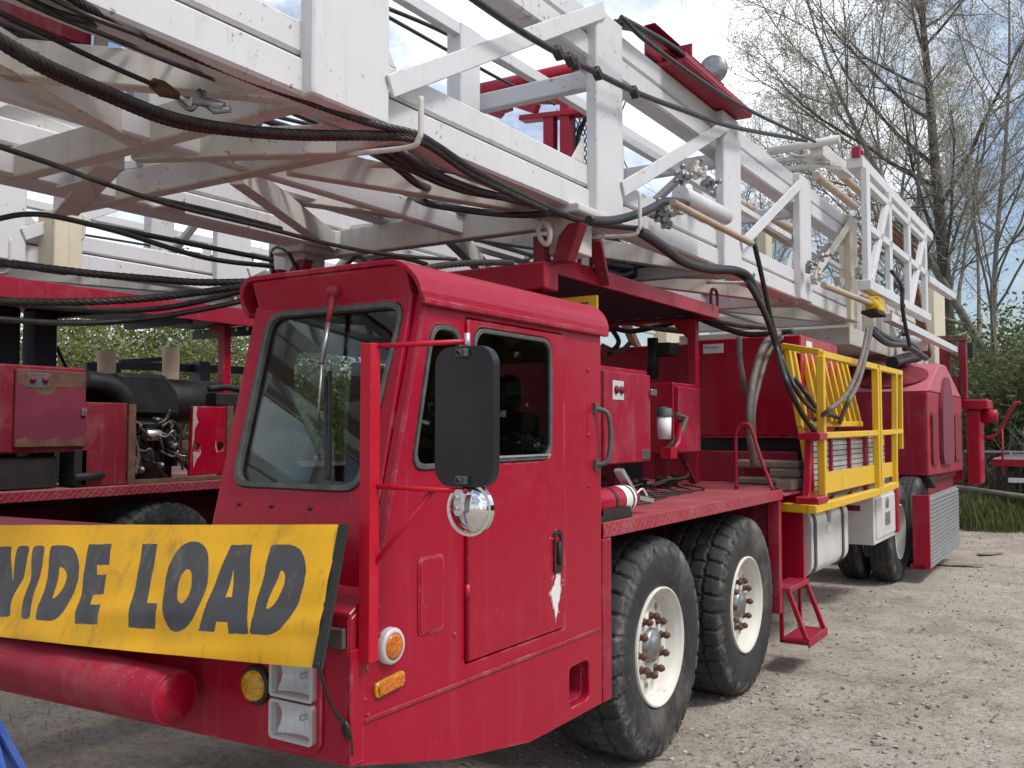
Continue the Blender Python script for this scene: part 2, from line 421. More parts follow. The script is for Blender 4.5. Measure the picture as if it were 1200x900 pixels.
# ---- cab -----------------------------------------------------------
FD = Vector((0, .2355, .9719))                       # direction up the sloping front
FN = Vector((0, -.9719, .2355))
def front(u, v, w): return Vector((u, 2.23, 1.276))+FD*v-FN*w      # w runs into the cab
side_prof = [(2.104, .66), (2.104, 1.09), (2.20, 1.15), (2.23, 1.276), (2.452, 2.10), (3.72, 2.10), (3.72, .45), (3.12, .45), (2.62, .53)]
door_hole = [(2.685, .835), (3.385, .835), (3.385, 2.04), (2.685, 2.04)]
qwin = rpoly([(2.395, 1.53), (2.475, 1.90), (2.50, 1.985), (2.635, 1.985), (2.645, 1.53)], .055)
qhole = rpoly([(2.380, 1.515), (2.463, 1.90), (2.49, 2.00), (2.648, 2.00), (2.658, 1.515)], .06)
cab = MB()
cab.plate(side_prof, [door_hole, qhole, rrect(3.425, .50, 3.60, .665, .03)], YZ(XS), -.035, 0)
wsh = rpoly([(-2.612, .175), (-2.60, .82), (-1.958, .82), (-2.02, .175)], .07)
cab.plate([(-2.68, -.15), (-1.938, -.15), (-1.938, .85), (-2.68, .85)], [wsh], front, 0, .035)
cab.plate([(2.14, .75), (2.25, 1.28), (2.47, 2.10), (3.70, 2.10), (3.70, .75)], [rrect(2.6, 1.5, 3.4, 1.95, .06)], YZ(-2.68), 0, .035)
cab.plate([(-2.64, .75), (-1.937, .75), (-1.937, 2.10), (-2.64, 2.10)], [rrect(-2.52, 1.5, -2.08, 1.95, .06)], XZ(3.684), 0, .034)
cab.box((-2.645, 2.2, .80), (-1.936, 3.68, .83))
body = cab.build('cab_shell', 'red', rig, bevel=.004)
# raised seam along the pillar and the sill crease
m = MB(); m.box((XS-.004, 2.16, .772), (XS+.007, 3.705, .786)); m.bar((XS+.002, 2.240, 1.28), (XS+.002, 2.450, 2.06), .006, .012, (0, 1, 0))
m.build('sill_moulding', 'red_dull', rig, bevel=.002)
m = MB(); m.plate(rrect(3.425, .50, 3.60, .665, .03), [rrect(3.437, .512, 3.588, .653, .025)], YZ(XS), -.10, -.036); m.box((XS-.105, 3.42, .49), (XS-.101, 3.61, .67))
m.build('step_recess', 'red_dull', rig)
# door: a slightly proud panel with its own window
dwin = rrect(2.735, 1.535, 3.268, 2.00, .06); dhole = rrect(2.722, 1.522, 3.281, 2.013, .065)
m = MB(); m.plate([(2.692, .842), (3.378, .842), (3.378, 2.035), (2.692, 2.035)], [dhole], YZ(XS), -.030, .005)
door = m.build('door', 'red', rig, bevel=.003)
def seal_ring(o, i, conv, a, b): return MB().plate(o, [i], conv, a, b)
seal_ring(rrect(2.726, 1.526, 3.277, 2.009, .063), rrect(2.742, 1.542, 3.261, 1.993, .056), YZ(XS), -.012, .009).build('window_seal', 'seal', door, bevel=.003)
MB().plate(rrect(2.75-.01, 1.55-.01, 3.263, 1.995, .055), [], YZ(XS), -.006, -.002).build('door_window', 'glass_dark', door)
m = MB(); m.box((XS+.0055, 2.76, 1.5415), (XS+.013, 3.25, 1.549)); m.build('window_trim', 'alu', door)
m = MB(); m.plate(rrect(3.284, 1.068, 3.352, 1.240, .02), [rrect(3.300, 1.09, 3.337, 1.222, .008)], YZ(XS), .004, .012)
m.box((XS-.02, 3.295, 1.085), (XS+.0045, 3.342, 1.226)); hd = m.build('door_handle', 'black', door, bevel=.002)
m = MB(); m.tube([(XS+.012, 3.322, 1.10), (XS+.012, 3.322, 1.195)], .008, 8); m.build('handle_lever', 'dark', door)
m = MB(); m.tube([(XS+.006, 2.686, .85), (XS+.006, 2.686, 2.03)], .008, 8)
for z in (1.05, 1.28, 1.5, 1.75): m.tube([(XS+.006, 2.686, z), (XS+.006, 2.686, z+.06)], .011, 8)
m.build('door_hinge', 'red', rig)
# primer patch where the paint has flaked below the handle
pts = [(3.30, 1.035), (3.318, 1.03), (3.326, 1.0), (3.330, .955), (3.322, .92), (3.312, .905), (3.300, .86), (3.292, .84), (3.286, .87), (3.278, .89), (3.268, .905), (3.262, .935), (3.25, .948), (3.274, .965), (3.285, .985)]
rg_ = random.Random(2); fine = []
for i_ in range(len(pts)):
    a_, b_ = pts[i_], pts[(i_+1) % len(pts)]
    for k_ in range(4):
        t_ = k_/4; fine.append((a_[0]+(b_[0]-a_[0])*t_+rg_.uniform(-.0035, .0035), a_[1]+(b_[1]-a_[1])*t_+rg_.uniform(-.004, .004)))
pts = [(y+.012, z+.045) for y, z in fine]
m = MB(); m.plate(pts, [], YZ(XS), .005, .0062); m.build('flaked_patch', 'label', door)
big = [(3.305+(y-3.305)*1.22+rg_.uniform(-.003, .003), 1.0+(z-1.0)*1.12+rg_.uniform(-.003, .003)) for y, z in pts]
MB().plate(big, [], YZ(XS), .005, .0056).build('bare_primer', 'chipped', door)
for k_ in range(26):
    y_, z_ = rg_.gauss(3.33, .035), rg_.uniform(.86, 1.25) if k_ % 2 else rg_.uniform(.95, 1.12); r_ = rg_.uniform(.0015, .0045)
    if y_ > 3.37 or y_ < 3.22: continue
    MB().plate([(y_+r_*rg_.uniform(.5, 1.3)*math.cos(6.28*q/7), z_+r_*rg_.uniform(.7, 1.8)*math.sin(6.28*q/7)) for q in range(7)], [], YZ(XS), .0052, .0058).build('paint_chip', 'chipped', door)
# quarter window
seal_ring(qhole, rpoly([(2.397, 1.533), (2.478, 1.90), (2.502, 1.983), (2.634, 1.983), (2.642, 1.533)], .055), YZ(XS), -.02, .008).build('quarter_window_seal', 'seal', rig, bevel=.003)
MB().plate(qwin, [], YZ(XS), -.010, -.006).build('quarter_window', 'glass', rig)
# small pressed hatch outline on the cowl side
m = MB(); o_ = rrect(2.425, .985, 2.55, 1.225, .02); m.plate(rrect(2.418, .978, 2.557, 1.232, .022), [], YZ(XS), .0, .004); m.plate(o_, [], YZ(XS), .004, .007)
m.build('cowl_hatch', 'red', rig, bevel=.002)
rv0 = None
for (y, z) in ((2.225, 1.10), (2.225, 1.02), (2.17, .93), (2.165, .84), (2.18, .79), (2.62, .95), (3.60, 1.62), (3.60, 1.4), (3.6, 1.9)):
    if rv0 is None:
        m = MB(); m.lathe([(0, .009), (.004, .008), (.007, .004), (.0072, .0001)], (XS, y, z), 'X', 10); rv0 = m.build('rivet', 'red_dull', rig, origin=(XS, y, z))
    else:
        o = rv0.copy(); COL.objects.link(o); o.parent = rig; o.location = Vector((XS, y, z))-WL[rig]; WL[o] = Vector((XS, y, z))
# windscreen with seal and wiper
wsi = rpoly([(-2.592, .195), (-2.581, .80), (-1.974, .80), (-2.036, .195)], .062)
ws = MB().plate(rpoly([(-2.60, .187), (-2.588, .808), (-1.97, .808), (-2.03, .187)], .06), [], front, .010, .014).build('windscreen', 'glass', rig)
seal_ring(wsh, wsi, front, -.010, .022).build('windscreen_seal', 'seal', ws, bevel=.004)
m = MB(); p0 = front(-2.265, .87, -.03); p1 = front(-2.245, .60, -.045); p2 = front(-2.236, .40, -.02)
m.tube([p0, p0.lerp(p1, .45)], .010, 8); m.lathe([(-.02, .02), (.02, .02), (.022, .001)], p0, 'X', 10)
wa = m.build('wiper_arm', 'red_dull', rig)
m = MB(); m.tube([p0.lerp(p1, .44), p1], .009, 8); m.tube([p1, p2], .005, 6); m.build('wiper_rod', 'steel', wa)
m = MB(); a = front(-2.242, .56, -.012); b = front(-2.155, .215, -.012); m.bar(a, b, .012, .016, FN); m.bar(front(-2.236, .41, -.022), (a+b)/2, .008, .01, FN)
a2 = front(-2.225, .58, -.02); b2 = front(-2.14, .215, -.02); m.bar(a2, b2, .008, .012, FN)
m.build('wiper_blade', 'black', rig)
m = MB()
for u in (-2.56, -2.4, -2.22): m.lathe([(0, .008), (-.006, .007), (-.008, .001)], front(u, .115, 0), 'Y', 10)
m.build('cowl_screws', 'dark', rig)
# roof: sheet with both long edges rolled down
def roofprof(off):
    p = []
    for i in range(9):
        a = R(-5+95*i/8); p.append((-2.005+(.125-off)*math.cos(a), 2.085+(.125-off)*math.sin(a)))
    for i in range(9):
        a = R(90+140*i/8); p.append((-2.655+(.085-off)*math.cos(a), 2.125+(.085-off)*math.sin(a)))
    return p
m = MB(); pr = roofprof(0)+roofprof(.018)[::-1]
m.prism(pr, lambda u, v, w: Vector((u, w+.25*(2.2-v)*(1 if w < 3 else 0), v)), 2.385, 3.765); m.build('cab_roof', 'red', rig, bevel=.003)
m = MB(); m.box((-1.9, 2.42, 2.058), (-1.874, 3.75, 2.078)); m.build('roof_gutter', 'red', rig, bevel=.004)
m = MB(); m.box((-2.66, 2.46, 2.10), (-1.94, 3.70, 2.115)); m.build('cab_headliner', 'interior', rig)
m = MB(); m.prism([(2.437, 2.055), (2.388, 2.19), (2.46, 2.19), (2.47, 2.06)], lambda u, v, w: Vector((w, u, v)), -2.66, -1.94); m.build('roof_brow', 'red', rig, bevel=.006)
for px in (400, 488):
    c = at(px, 322 if px < 450 else 312, Y=3.05); m = MB()
    m.prism(rpoly([(-.035, 0), (.035, 0), (.035, .075), (-.035, .075)], .03), lambda u, v, w: Vector((c.x+w, c.y+u, 2.19+v)), -.016, .016)
    m.lathe([(-.02, .018), (.03, .018), (.032, .001)], (c.x, c.y, 2.24), 'X', 12)
    m.build('lifting_lug', 'red_dark', rig, bevel=.003)
# inside of the cab
m = MB(); m.box((-2.64, 2.36, .83), (-1.94, 2.60, 1.40)); m.prism([(2.30, 1.40), (2.30, 1.43), (2.52, 1.46), (2.60, 1.40)], lambda u, v, w: Vector((w, u, v)), -2.64, -1.94)
dash = m.build('dashboard', 'interior', rig, bevel=.01)
m = MB(); m.box((-2.50, 2.335, 1.437), (-2.0, 2.46, 1.446)); m.box((-2.35, 2.345, 1.447), (-2.15, 2.45, 1.455)); m.build('papers', 'paper', dash)
m = MB(); m.box((-2.5, 2.95, .83), (-2.05, 3.4, 1.12)); m.box((-2.5, 3.36, 1.12), (-2.05, 3.47, 1.72)); m.box((-2.42, 3.37, 1.72), (-2.13, 3.45, 1.88)); m.build('driver_seat', 'seat', rig, bevel=.035, seg=2)
m = MB(); ctr = Vector((-2.28, 2.72, 1.47)); sd = Vector((1, 0, 0)); ud = Vector((0, .55, .835)).normalized()
m.tube([ctr+sd*(.21*math.cos(2*math.pi*i/32))+ud*(.21*math.sin(2*math.pi*i/32)) for i in range(33)], .014, 8, caps=False)
for a in (90, 210, 330): m.tube([ctr, ctr+sd*(.21*math.cos(R(a)))+ud*(.21*math.sin(R(a)))], .010, 6)
m.tube([ctr, ctr+Vector((0, -.25, -.25))], .03, 8); m.build('steering_wheel', 'black', rig)
m = MB(); m.box((-2.60, 3.0, .85), (-2.53, 3.5, 1.9)); m.box((-2.0, 3.44, .85), (-1.95, 3.66, 1.85)); m.build('cab_lining', 'interior', rig)
m = MB(); m.bar((-2.62, 2.9, 1.2), (-2.0, 3.0, 1.9), .06, .06); m.bar((-2.5, 2.8, 1.9), (-2.4, 2.65, 1.35), .05, .05); m.build('cab_bracing', 'red_dark', rig)
bt = MB(); bt.lathe([(0, .0005), (0, .032), (.14, .032), (.17, .012), (.19, .012), (.195, .0005)], (-2.53, 2.365, 1.475), 'X', 16)
tag(bt.build('drink_bottle', 'bottle'), 'blue plastic bottle lying behind the lower corner of the windscreen', 'bottle')
# faint fleet number low in the door window
def text_mesh(txt, size, conv, name, matn, parent, ext=.0006):
    cu = bpy.data.curves.new('t', 'FONT'); cu.body = txt; cu.size = size; cu.extrude = ext; cu.offset = size*.02
    ob = bpy.data.objects.new('t', cu); COL.objects.link(ob); dg = bpy.context.evaluated_depsgraph_get()
    me = bpy.data.meshes.new_from_object(ob.evaluated_get(dg)); mb = MB()
    mb.add([conv(v.co.x, v.co.y, v.co.z) for v in me.vertices], [tuple(p.vertices) for p in me.polygons])
    bpy.data.objects.remove(ob); bpy.data.curves.remove(cu); bpy.data.meshes.remove(me)
    return mb.build(name, matn, parent)
text_mesh('1032', .075, lambda u, v, w: Vector((XS-.0085+w, 3.06+u, 1.565+v)), 'fleet_number', 'seal', door)

# ---- front end ------------------------------------------------------
lamp_holes = [rrect(-2.115-.0785, cz_-.0485, -2.115+.0785, cz_+.0485, .010) for cz_ in (.889, .762)]
m = MB(); m.plate([(-5.0, .57), (-1.905, .66), (-1.905, 1.10), (-2.69, 1.10), (-2.69, 1.21), (-5.0, 1.21)], lamp_holes, XZ(2.10), 0, .03)
m.build('front_bumper', 'red', rig, bevel=.006)
m = MB(); m.prism([(2.102, 1.085), (2.098, 1.103), (2.196, 1.165), (2.23, 1.15)], lambda u, v, w: Vector((w, u, v)), -2.685, -1.902); m.build('bumper_cap', 'red', rig, bevel=.003)
m = MB(); m.prism([(-2.69, 2.132), (-2.69, 2.47), (-2.95, 2.55), (-3.5, 2.50), (-5.0, 2.36), (-5.0, 2.132)], XY(0), 1.215, 1.243); m.build('hood_deck', 'pink', rig, bevel=.006)
m = MB(); m.lathe([(-.0, .0005), (0, .084), (-.004, .088), (-2.4, .088), (-2.4, .0005)], (-2.51, 1.965, .80), 'X', 40)
m.build('bumper_tube', 'red_dull', rig)
m = MB(); m.lathe([(.001, .0005), (.004, .072), (-.001, .074)], (-2.51, 1.965, .80), 'X', 40); m.build('tube_end_cap', 'red', rig)
# headlights: rectangular sealed beams in a raised surround
def headlight(cx, cz):
    m = MB(); m.plate(rrect(cx-.092, cz-.060, cx+.092, cz+.060, .014), [rrect(cx-.080, cz-.050, cx+.080, cz+.050, .010)], XZ(2.10), -.028, .0)
    h = m.build('headlight', 'alu', rig, bevel=.003)
    m = MB()
    nx, nz = 12, 8; g = {}
    for i in range(nx+1):
        for j in range(nz+1):
            u, v = i/nx*2-1, j/nz*2-1; g[i, j] = len(m.v); m.v.append(Vector((cx+u*.079, 2.140-.050*(u*u+v*v)*.5, cz+v*.049)))
    m.smooth = True
    for i in range(nx):
        for j in range(nz): m.f.append([g[i, j], g[i+1, j], g[i+1, j+1], g[i, j+1]]); m.mi.append(0); m.sm.append(True)
    m.build('reflector', 'reflector', h)
    m = MB(); m.lathe([(.020, .0005), (.020, .010), (.04, .011)], (cx, 2.10, cz), 'Y', 14); m.build('bulb_shield', 'alu', h)
    m = MB(); m.plate(rrect(cx-.081, cz-.051, cx+.081, cz+.051, .010), [], XZ(2.10), -.026, -.022); m.build('lamp_lens', 'lens_clear', h)
    m = MB()
    for i in range(4): x = cx-.06+i*.04; m.box((x-.0008, 2.0735, cz-.045), (x+.0008, 2.0745, cz+.045))
    m.build('lens_ribs', 'lens_clear', h)
headlight(-2.115, .889); headlight(-2.115, .762)
m = MB(); m.plate(rrect(-2.225, .670, -2.005, .98, .05), lamp_holes, XZ(2.10), -.010, -.0005); m.build('headlight_panel', 'red', rig, bevel=.004)
m = MB(); m.lathe([(.0, .062), (-.012, .062), (-.018, .054), (-.016, .048)], (-2.285, 2.099, .845), 'Y', 32); tl = m.build('turn_signal', 'black', rig)
m = MB(); m.lathe([(-.014, .049), (-.028, .046), (-.032, .036), (-.033, .0005)], (-2.285, 2.099, .845), 'Y', 32); m.build('lamp_lens', 'amber_yellow', tl)
m = MB(); m.box((-1.975, 2.085, 1.0), (-1.915, 2.10, 1.06)); m.build('reflector_strip', 'seal', rig, bevel=.004)
m = MB(); m.lathe([(.0, .056), (.018, .056), (.026, .050), (.026, .042)], (XS, 2.272, .980), 'X', 32); sm = m.build('side_lamp', 'alu_white', rig)
m = MB(); m.lathe([(.014, .043), (.028, .040), (.032, .03), (.033, .0005)], (XS, 2.272, .980), 'X', 32); m.build('lamp_lens', 'amber', sm)
m = MB(); m.plate(rpoly([(2.205, .832), (2.345, .845), (2.345, .892), (2.205, .879)], .02), [], YZ(XS), 0, .010)
sm = m.build('side_marker', 'amber_yellow', rig, bevel=.004)
m = MB(); m.plate(rpoly([(2.215, .840), (2.335, .852), (2.335, .884), (2.215, .872)], .016), [], YZ(XS), .010, .018); m.build('lamp_lens', 'amber', sm, bevel=.005, seg=2)
# mirror on its corner post
m = MB(); m.box((-1.9, 2.092, .665), (-1.888, 2.155, 1.0)); m.build('corner_strip', 'red', rig, bevel=.004)
m = MB(); m.box((-1.893, 2.125, .96), (-1.848, 2.168, 1.905)); post = m.build('mirror_post', 'red_bright', rig, bevel=.003)
MC = Vector((-1.588, 2.25, 1.685))
m = MB(); m.plate(rrect(MC.x-.104, MC.z-.205, MC.x+.104, MC.z+.205, .055, 8), [], XZ(2.25), -.018, .016); mir = m.build('wing_mirror', 'mirror_back', rig, bevel=.014, seg=3)
m = MB(); m.plate(rrect(MC.x-.094, MC.z-.195, MC.x+.094, MC.z+.195, .036, 6), [], XZ(2.25), .0165, .019); m.build('mirror_glass', 'chrome', mir)
for z_ in (MC.z+.185, MC.z-.185):
    m = MB(); m.box((MC.x-.018, 2.214, z_-.012), (MC.x+.018, 2.234, z_+.012)); m.lathe([(-.012, .006), (0, .006)], (MC.x, 2.214, z_), 'Y', 8); m.build('mirror_clamp', 'seal', mir, bevel=.002)
m = MB(); m.plate(circ(MC.x+.012, 1.415, .078, 32), [circ(MC.x+.012, 1.415, .070, 32)], XZ(2.25), -.008, .010); cv = m.build('convex_mirror', 'chrome', rig)
m = MB(); m.lathe([(.0, .0705), (-.010, .062), (-.018, .045), (-.023, .022), (-.025, .0005)], (MC.x+.012, 2.247, 1.415), 'Y', 32); m.build('mirror_bowl', 'chrome', cv)
m = MB(); m.plate(rrect(MC.x-.006, 1.40, MC.x+.020, 1.475, .012), [], XZ(2.2), -.006, .004); m.lathe([(-.012, .006), (0, .006)], (MC.x+.007, 2.192, 1.452), 'Y', 8); m.lathe([(-.012, .006), (0, .006)], (MC.x+.007, 2.192, 1.422), 'Y', 8); m.build('mounting_tab', 'alu', cv)
def arm(*pts): return MB().tube(pts, .008, 8).build('mirror_arm', 'red_bright', rig)
arm((-1.875, 2.15, 1.897), (MC.x, 2.25, 1.905)); arm((-1.875, 2.15, 1.478), (MC.x+.012, 2.235, 1.468)); arm((-1.87, 2.15, 1.23), (-1.68, 2.215, 1.473))
MB().tube([(MC.x, 2.25, 1.88), (MC.x, 2.25, 1.93)], .009, 8).build('mirror_bolt', 'alu', mir)
# grab handle behind the door
m = MB(); pth = smooth_path([(XS+.004, 3.66, 1.735), (XS+.045, 3.685, 1.72), (XS+.055, 3.70, 1.66), (XS+.055, 3.70, 1.57), (XS+.045, 3.685, 1.505), (XS+.004, 3.66, 1.49)], 5)
m.tube(pth, .011, 8); m.box((XS, 3.645, 1.715), (XS+.012, 3.68, 1.76)); m.box((XS, 3.645, 1.47), (XS+.012, 3.68, 1.515)); m.build('grab_handle', 'seal', rig)

# ---- wheels ---------------------------------------------------------
def tyre_mesh(width, rad, rimr, lug=True):
    segs = 600; prof = []
    prof += [(-.035, rimr), (-.020, rimr+.02), (-.006, rimr+.07), (0, rimr+.12), (-.004, rimr+.17), (-.016, rad-.055), (-.020, rad-.035)]
    xs0, xs1 = -.026, -width+.026
    nt = 44
    for i in range(nt+1):
        x = xs0+(xs1-xs0)*i/nt; k = abs(2*i/nt-1)
        prof.append((x, rad-.020*k**6-.004*k*k))
    prof += [(-width-a, b) for a, b in ((.020-.0, rad-.035), (.016, rad-.055), (.004, rad-.17), (0, rimr+.12), (.006, rimr+.07), (.03, rimr))] if False else [(-width+.020, rad-.035), (-width+.004, rad-.15), (-width, rimr+.12), (-width+.03, rimr)]
    m = MB(); vs = []; pitch = 34
    for pi_, (x, r) in enumerate(prof):
        tread = 7 <= pi_ <= 7+nt
        f = (x-xs0)/(xs1-xs0)
        for j in range(segs):
            a = 2*math.pi*j/segs; rr = r; xx = x
            if tread or pi_ == 6:
                ph = (j/segs*pitch) % 1.; tri = abs(ph-.5)*2
                gd = 0.
                for gc in (.24, .5, .76):
                    c = gc+.028*(tri-.5)
                    if abs(f-c) < .020: gd = max(gd, 1)
                if lug:
                    if f < .22 or f > .78:
                        e = min(f, 1-f)
                        if abs(ph-.5+.22*(e-.1)*8*.3) < .075+.55*max(0, .08-e): gd = max(gd, 1.)
                    elif abs(((ph+.5*(f > .5)) % 1)-.5+.25*(f-.5)) < .05: gd = max(gd, .8)
                rr -= .019*gd
            elif pi_ == 5:
                ph = (j/segs*pitch) % 1.
                if abs(ph-.5) < .12 and lug: rr -= .010; xx -= .010
            vs.append(Vector((xx, rr*math.cos(a), rr*math.sin(a))))
    k = len(prof); fs = []
    for i in range(k-1):
        for j in range(segs): fs.append((i*segs+j, i*segs+(j+1) % segs, (i+1)*segs+(j+1) % segs, (i+1)*segs+j))
    m.smooth = True; m.add(vs, fs); m.smooth = False
    return m
def make_wheel(loc, width, rad, front_axle, rim_mat='rim', offset=.10):
    loc = Vector(loc); rimr = .292; m = MB()
    m.lathe([(-.034, rimr+.004), (-.016, rimr+.006), (-.012, rimr-.004), (-.030, rimr-.012), (-.045, rimr-.026), (-.06, rimr-.036), (-offset, rimr-.046)], (0, 0, 0), 'X', 64)
    m.lathe([(-.034, rimr+.004), (-width+.03, rimr)], (0, 0, 0), 'X', 64)
    holes = [circ(.212*math.cos(2*math.pi*(i+.5)/10), .212*math.sin(2*math.pi*(i+.5)/10), .023, 12) for i in range(10)]
    m.plate(circ(0, 0, rimr-.045, 64), holes, lambda u, v, w: Vector((w, u, v)), -offset-.016, -offset)
    m.lathe([(-offset+.001, .165), (-offset+.014, .158), (-offset+.016, .10), (-offset+.016, .0005)], (0, 0, 0), 'X', 48)
    wv = [v+loc for v in m.v]; m.v = wv
    w = m.build('wheel', rim_mat, rig, origin=loc)
    t = tyre_mesh(width, rad, rimr, front_axle); t.v = [v+loc for v in t.v]; t.build('tyre', 'tyre', w, origin=loc)
    hb = MB(); hb.lathe([(-offset+.012, .090), (-offset+.040, .086), (-offset+.048, .078), (-offset+.050, .05), (-offset+.058, .046), (-offset+.058, .0005)], loc, 'X', 32)
    hb.build('hub', 'steel', w, origin=loc)
    lug0 = None
    for i in range(10):
        a = 2*math.pi*(i+.3)/10; c = loc+Vector((-offset+.014, .146*math.cos(a), .146*math.sin(a)))
        if lug0 is None:
            lm = MB(); lm.lathe([(0, .021), (.008, .021), (.012, .016), (.026, .015), (.030, .020), (.040, .019), (.054, .010), (.057, .0005)], c, 'X', 12)
            lug0 = lm.build('lug_nut', 'rust_lug', w, origin=c)
        else:
            o = lug0.copy(); COL.objects.link(o); o.parent = w; o.location = c-loc; o.rotation_euler = (a*3, 0, 0); WL[o] = c
    return w
w1 = make_wheel((-1.925, 4.46, .548), .42, .558, True)
def clone_wheel(src, loc):
    c = src.copy(); COL.objects.link(c); c.parent = rig; c.location = Vector(loc)-WL[rig]; WL[c] = Vector(loc)
    for ch in src.children:
        d = ch.copy(); COL.objects.link(d); d.parent = c; WL[d] = WL[c]+d.location
    return c
w2 = clone_wheel(w1, (-1.925, 5.80, .548)); w2.rotation_euler = (R(23), 0, 0)
for y in (4.46, 5.80):
    c = clone_wheel(w1, (-4.975, y, .548)); c.rotation_euler = (0, 0, math.pi)
w3 = make_wheel((-1.93, 10.92, .53), .28, .535, False, 'rim', .15)
clone_wheel(w3, (-1.93, 12.28, .53)); clone_wheel(w3, (-2.27, 10.92, .53)); clone_wheel(w3, (-2.27, 12.28, .53))
for y in (10.92, 12.28):
    c = clone_wheel(w3, (-4.95, y, .53)); c.rotation_euler = (0, 0, math.pi)
m = MB()
for y in (4.46, 5.80, 10.92, 12.28): m.lathe([(-2.6, .08), (-1.35, .11), (-.3, .08)], (-2.0, y, .55), 'X', 16)
m.build('axle', 'dark', rig)
m = MB(); m.box((-2.95, 2.3, .72), (-2.80, 17.0, 1.05)); m.box((-4.10, 2.3, .72), (-3.95, 17.0, 1.05))
for y in (2.6, 4, 6, 8, 10, 12, 14, 16): m.box((-3.95, y, .78), (-2.95, y+.12, 1.0))
m.build('chassis_frame', 'red_dark', rig, bevel=.006)

# ---- deck over the front wheels ---------------------------------------
m = MB(); m.box((-3.30, 3.74, 1.222), (-1.905, 6.42, 1.230)); m.box((-3.30, 6.42, 1.222), (-2.02, 7.2, 1.230)); m.build('deck', 'deck', rig)
m = MB(); m.box((-1.905, 3.735, 1.165), (-1.895, 6.42, 1.233)); m.build('deck_edge', 'deck_edge', rig, bevel=.003)
B((-1.985, 6.36, .40), (-1.905, 6.415, 1.215)).build('deck_leg', 'red_dull', rig, bevel=.004); B((-1.96, 3.728, .45), (-1.897, 3.81, 1.162)).build('deck_leg', 'red_dull', rig, bevel=.004); B((-3.3, 3.74, 1.13), (-1.965, 3.80, 1.21)).build('deck_bearer', 'red_dull', rig, bevel=.004)
m = MB(); m.box((-3.3, 6.38, .42), (-1.985, 6.40, 1.21)); m.box((-3.30, 3.8, .6), (-3.28, 6.38, 1.2)); m.box((-2.55, 5.12, .7), (-2.45, 5.24, 1.2)); m.build('wheel_arch', 'red_dark', rig)
m = MB(); m.box((-2.075, 6.88, .50), (-1.885, 6.94, 1.195)); m.build('side_panel', 'red', rig, bevel=.004)
m = MB(); m.box((-2.2, 6.43, 1.185), (-1.89, 7.25, 1.20)); m.build('side_tray', 'pink', rig, bevel=.003)
# stirrup step
m = MB(); m.box((-2.0, 6.42, .535), (-1.855, 6.90, .57)); sp = m.build('step', 'red_dull', rig, bevel=.004)
m = MB(); m.box((-1.92, 6.42, .215), (-1.735, 6.90, .23)); m.box((-1.74, 6.42, .18), (-1.73, 6.90, .24)); m.build('step_tread', 'red_dull', sp, bevel=.003)
for y in (6.44, 6.885):
    m = MB(); m.bar((-1.875, y, .55), (-1.742, y, .20), .03, .03, (0, 1, 0)); m.bar((-1.92, y, .55), (-1.92, y, .20), .025, .025, (0, 1, 0)); m.bar((-1.93, y, .21), (-1.735, y, .21), .025, .03)
    m.build('step_hanger', 'red', sp, bevel=.003)
# hoop rail
m = MB(); m.tube(smooth_path([(-2.19, 6.33, 1.23), (-2.19, 6.33, 1.50), (-2.185, 6.33, 1.62), (-2.15, 6.33, 1.675), (-2.10, 6.33, 1.675), (-2.07, 6.33, 1.62), (-2.02, 6.33, 1.46), (-1.935, 6.33, 1.23)], 6), .013, 8)
m.build('hoop_rail', 'red_dull', rig)
# switch boxes
def cabinet(x, y0, y1, z0, z1, dx, name, plate=True):
    m = MB(); m.box((x-dx, y0-.02, z0+.0), (x-.012, y1+.02, z1+.03)); c = m.build(name, 'red', rig, bevel=.006)
    m = MB(); m.box((x-.012, y0, z0+.005), (x+.02, y1, z1)); m.build('cabinet_door', 'red_dull', c, bevel=.006)
    if plate:
        yy = y0+(y1-y0)*.16; m = MB(); m.box((x+.02, yy, z1-.17), (x+.024, yy+.15, z1-.055)); pl = m.build('switch_plate', 'alu_white', c, bevel=.002)
        m = MB()
        for k in (.04, .11): m.lathe([(0, .026), (.010, .024), (.018, .016), (.02, .0005)], (x+.024, yy+k, z1-.11), 'X', 14)
        m.build('switch_knobs', 'red_dark', c)
        m = MB(); m.box((x+.015, y1-.03, z1-.13), (x+.045, y1+.05, z1-.09)); m.build('latch', 'steel', c, bevel=.004); B((x+.018, y1-.13, z0+.02), (x+.026, y1-.02, z0+.08)).build('corner_plate', 'steel', c, bevel=.002)
    return c
cab1 = cabinet(-2.5, 4.90, 5.55, 1.435, 1.99, .26, 'switch_cabinet')
cab2 = cabinet(-2.5, 6.02, 6.42, 1.48, 1.935, .30, 'control_cabinet', False)
for lo, hi in (((-2.74, 4.95, 1.23), (-2.66, 5.03, 1.45)), ((-2.74, 5.4, 1.23), (-2.66, 5.48, 1.45)), ((-2.72, 6.15, 1.23), (-2.64, 6.23, 1.5))): B(lo, hi).build('cabinet_stand', 'red_dark', rig)
m = MB(); m.bar((-2.6, 6.3, 1.5), (-2.6, 6.6, 1.25), .03, .03); m.build('cabinet_brace', 'red_dark', rig)
m = MB(); m.lathe([(-.085, .0005), (-.085, .045), (.06, .048), (.06, .0005)], (-2.46, 5.72, 1.665), 'Z', 20); flt = m.build('fuel_filter', 'cartridge', rig)
m = MB(); m.lathe([(.062, .052), (.115, .052), (.12, .03), (.13, .0005)], (-2.46, 5.72, 1.665), 'Z', 20); m.tube([(-2.42, 5.80, 1.74), (-2.36, 5.85, 1.72), (-2.38, 5.78, 1.6), (-2.44, 5.68, 1.50)], .02, 8); m.build('filter_head', 'seal', flt)
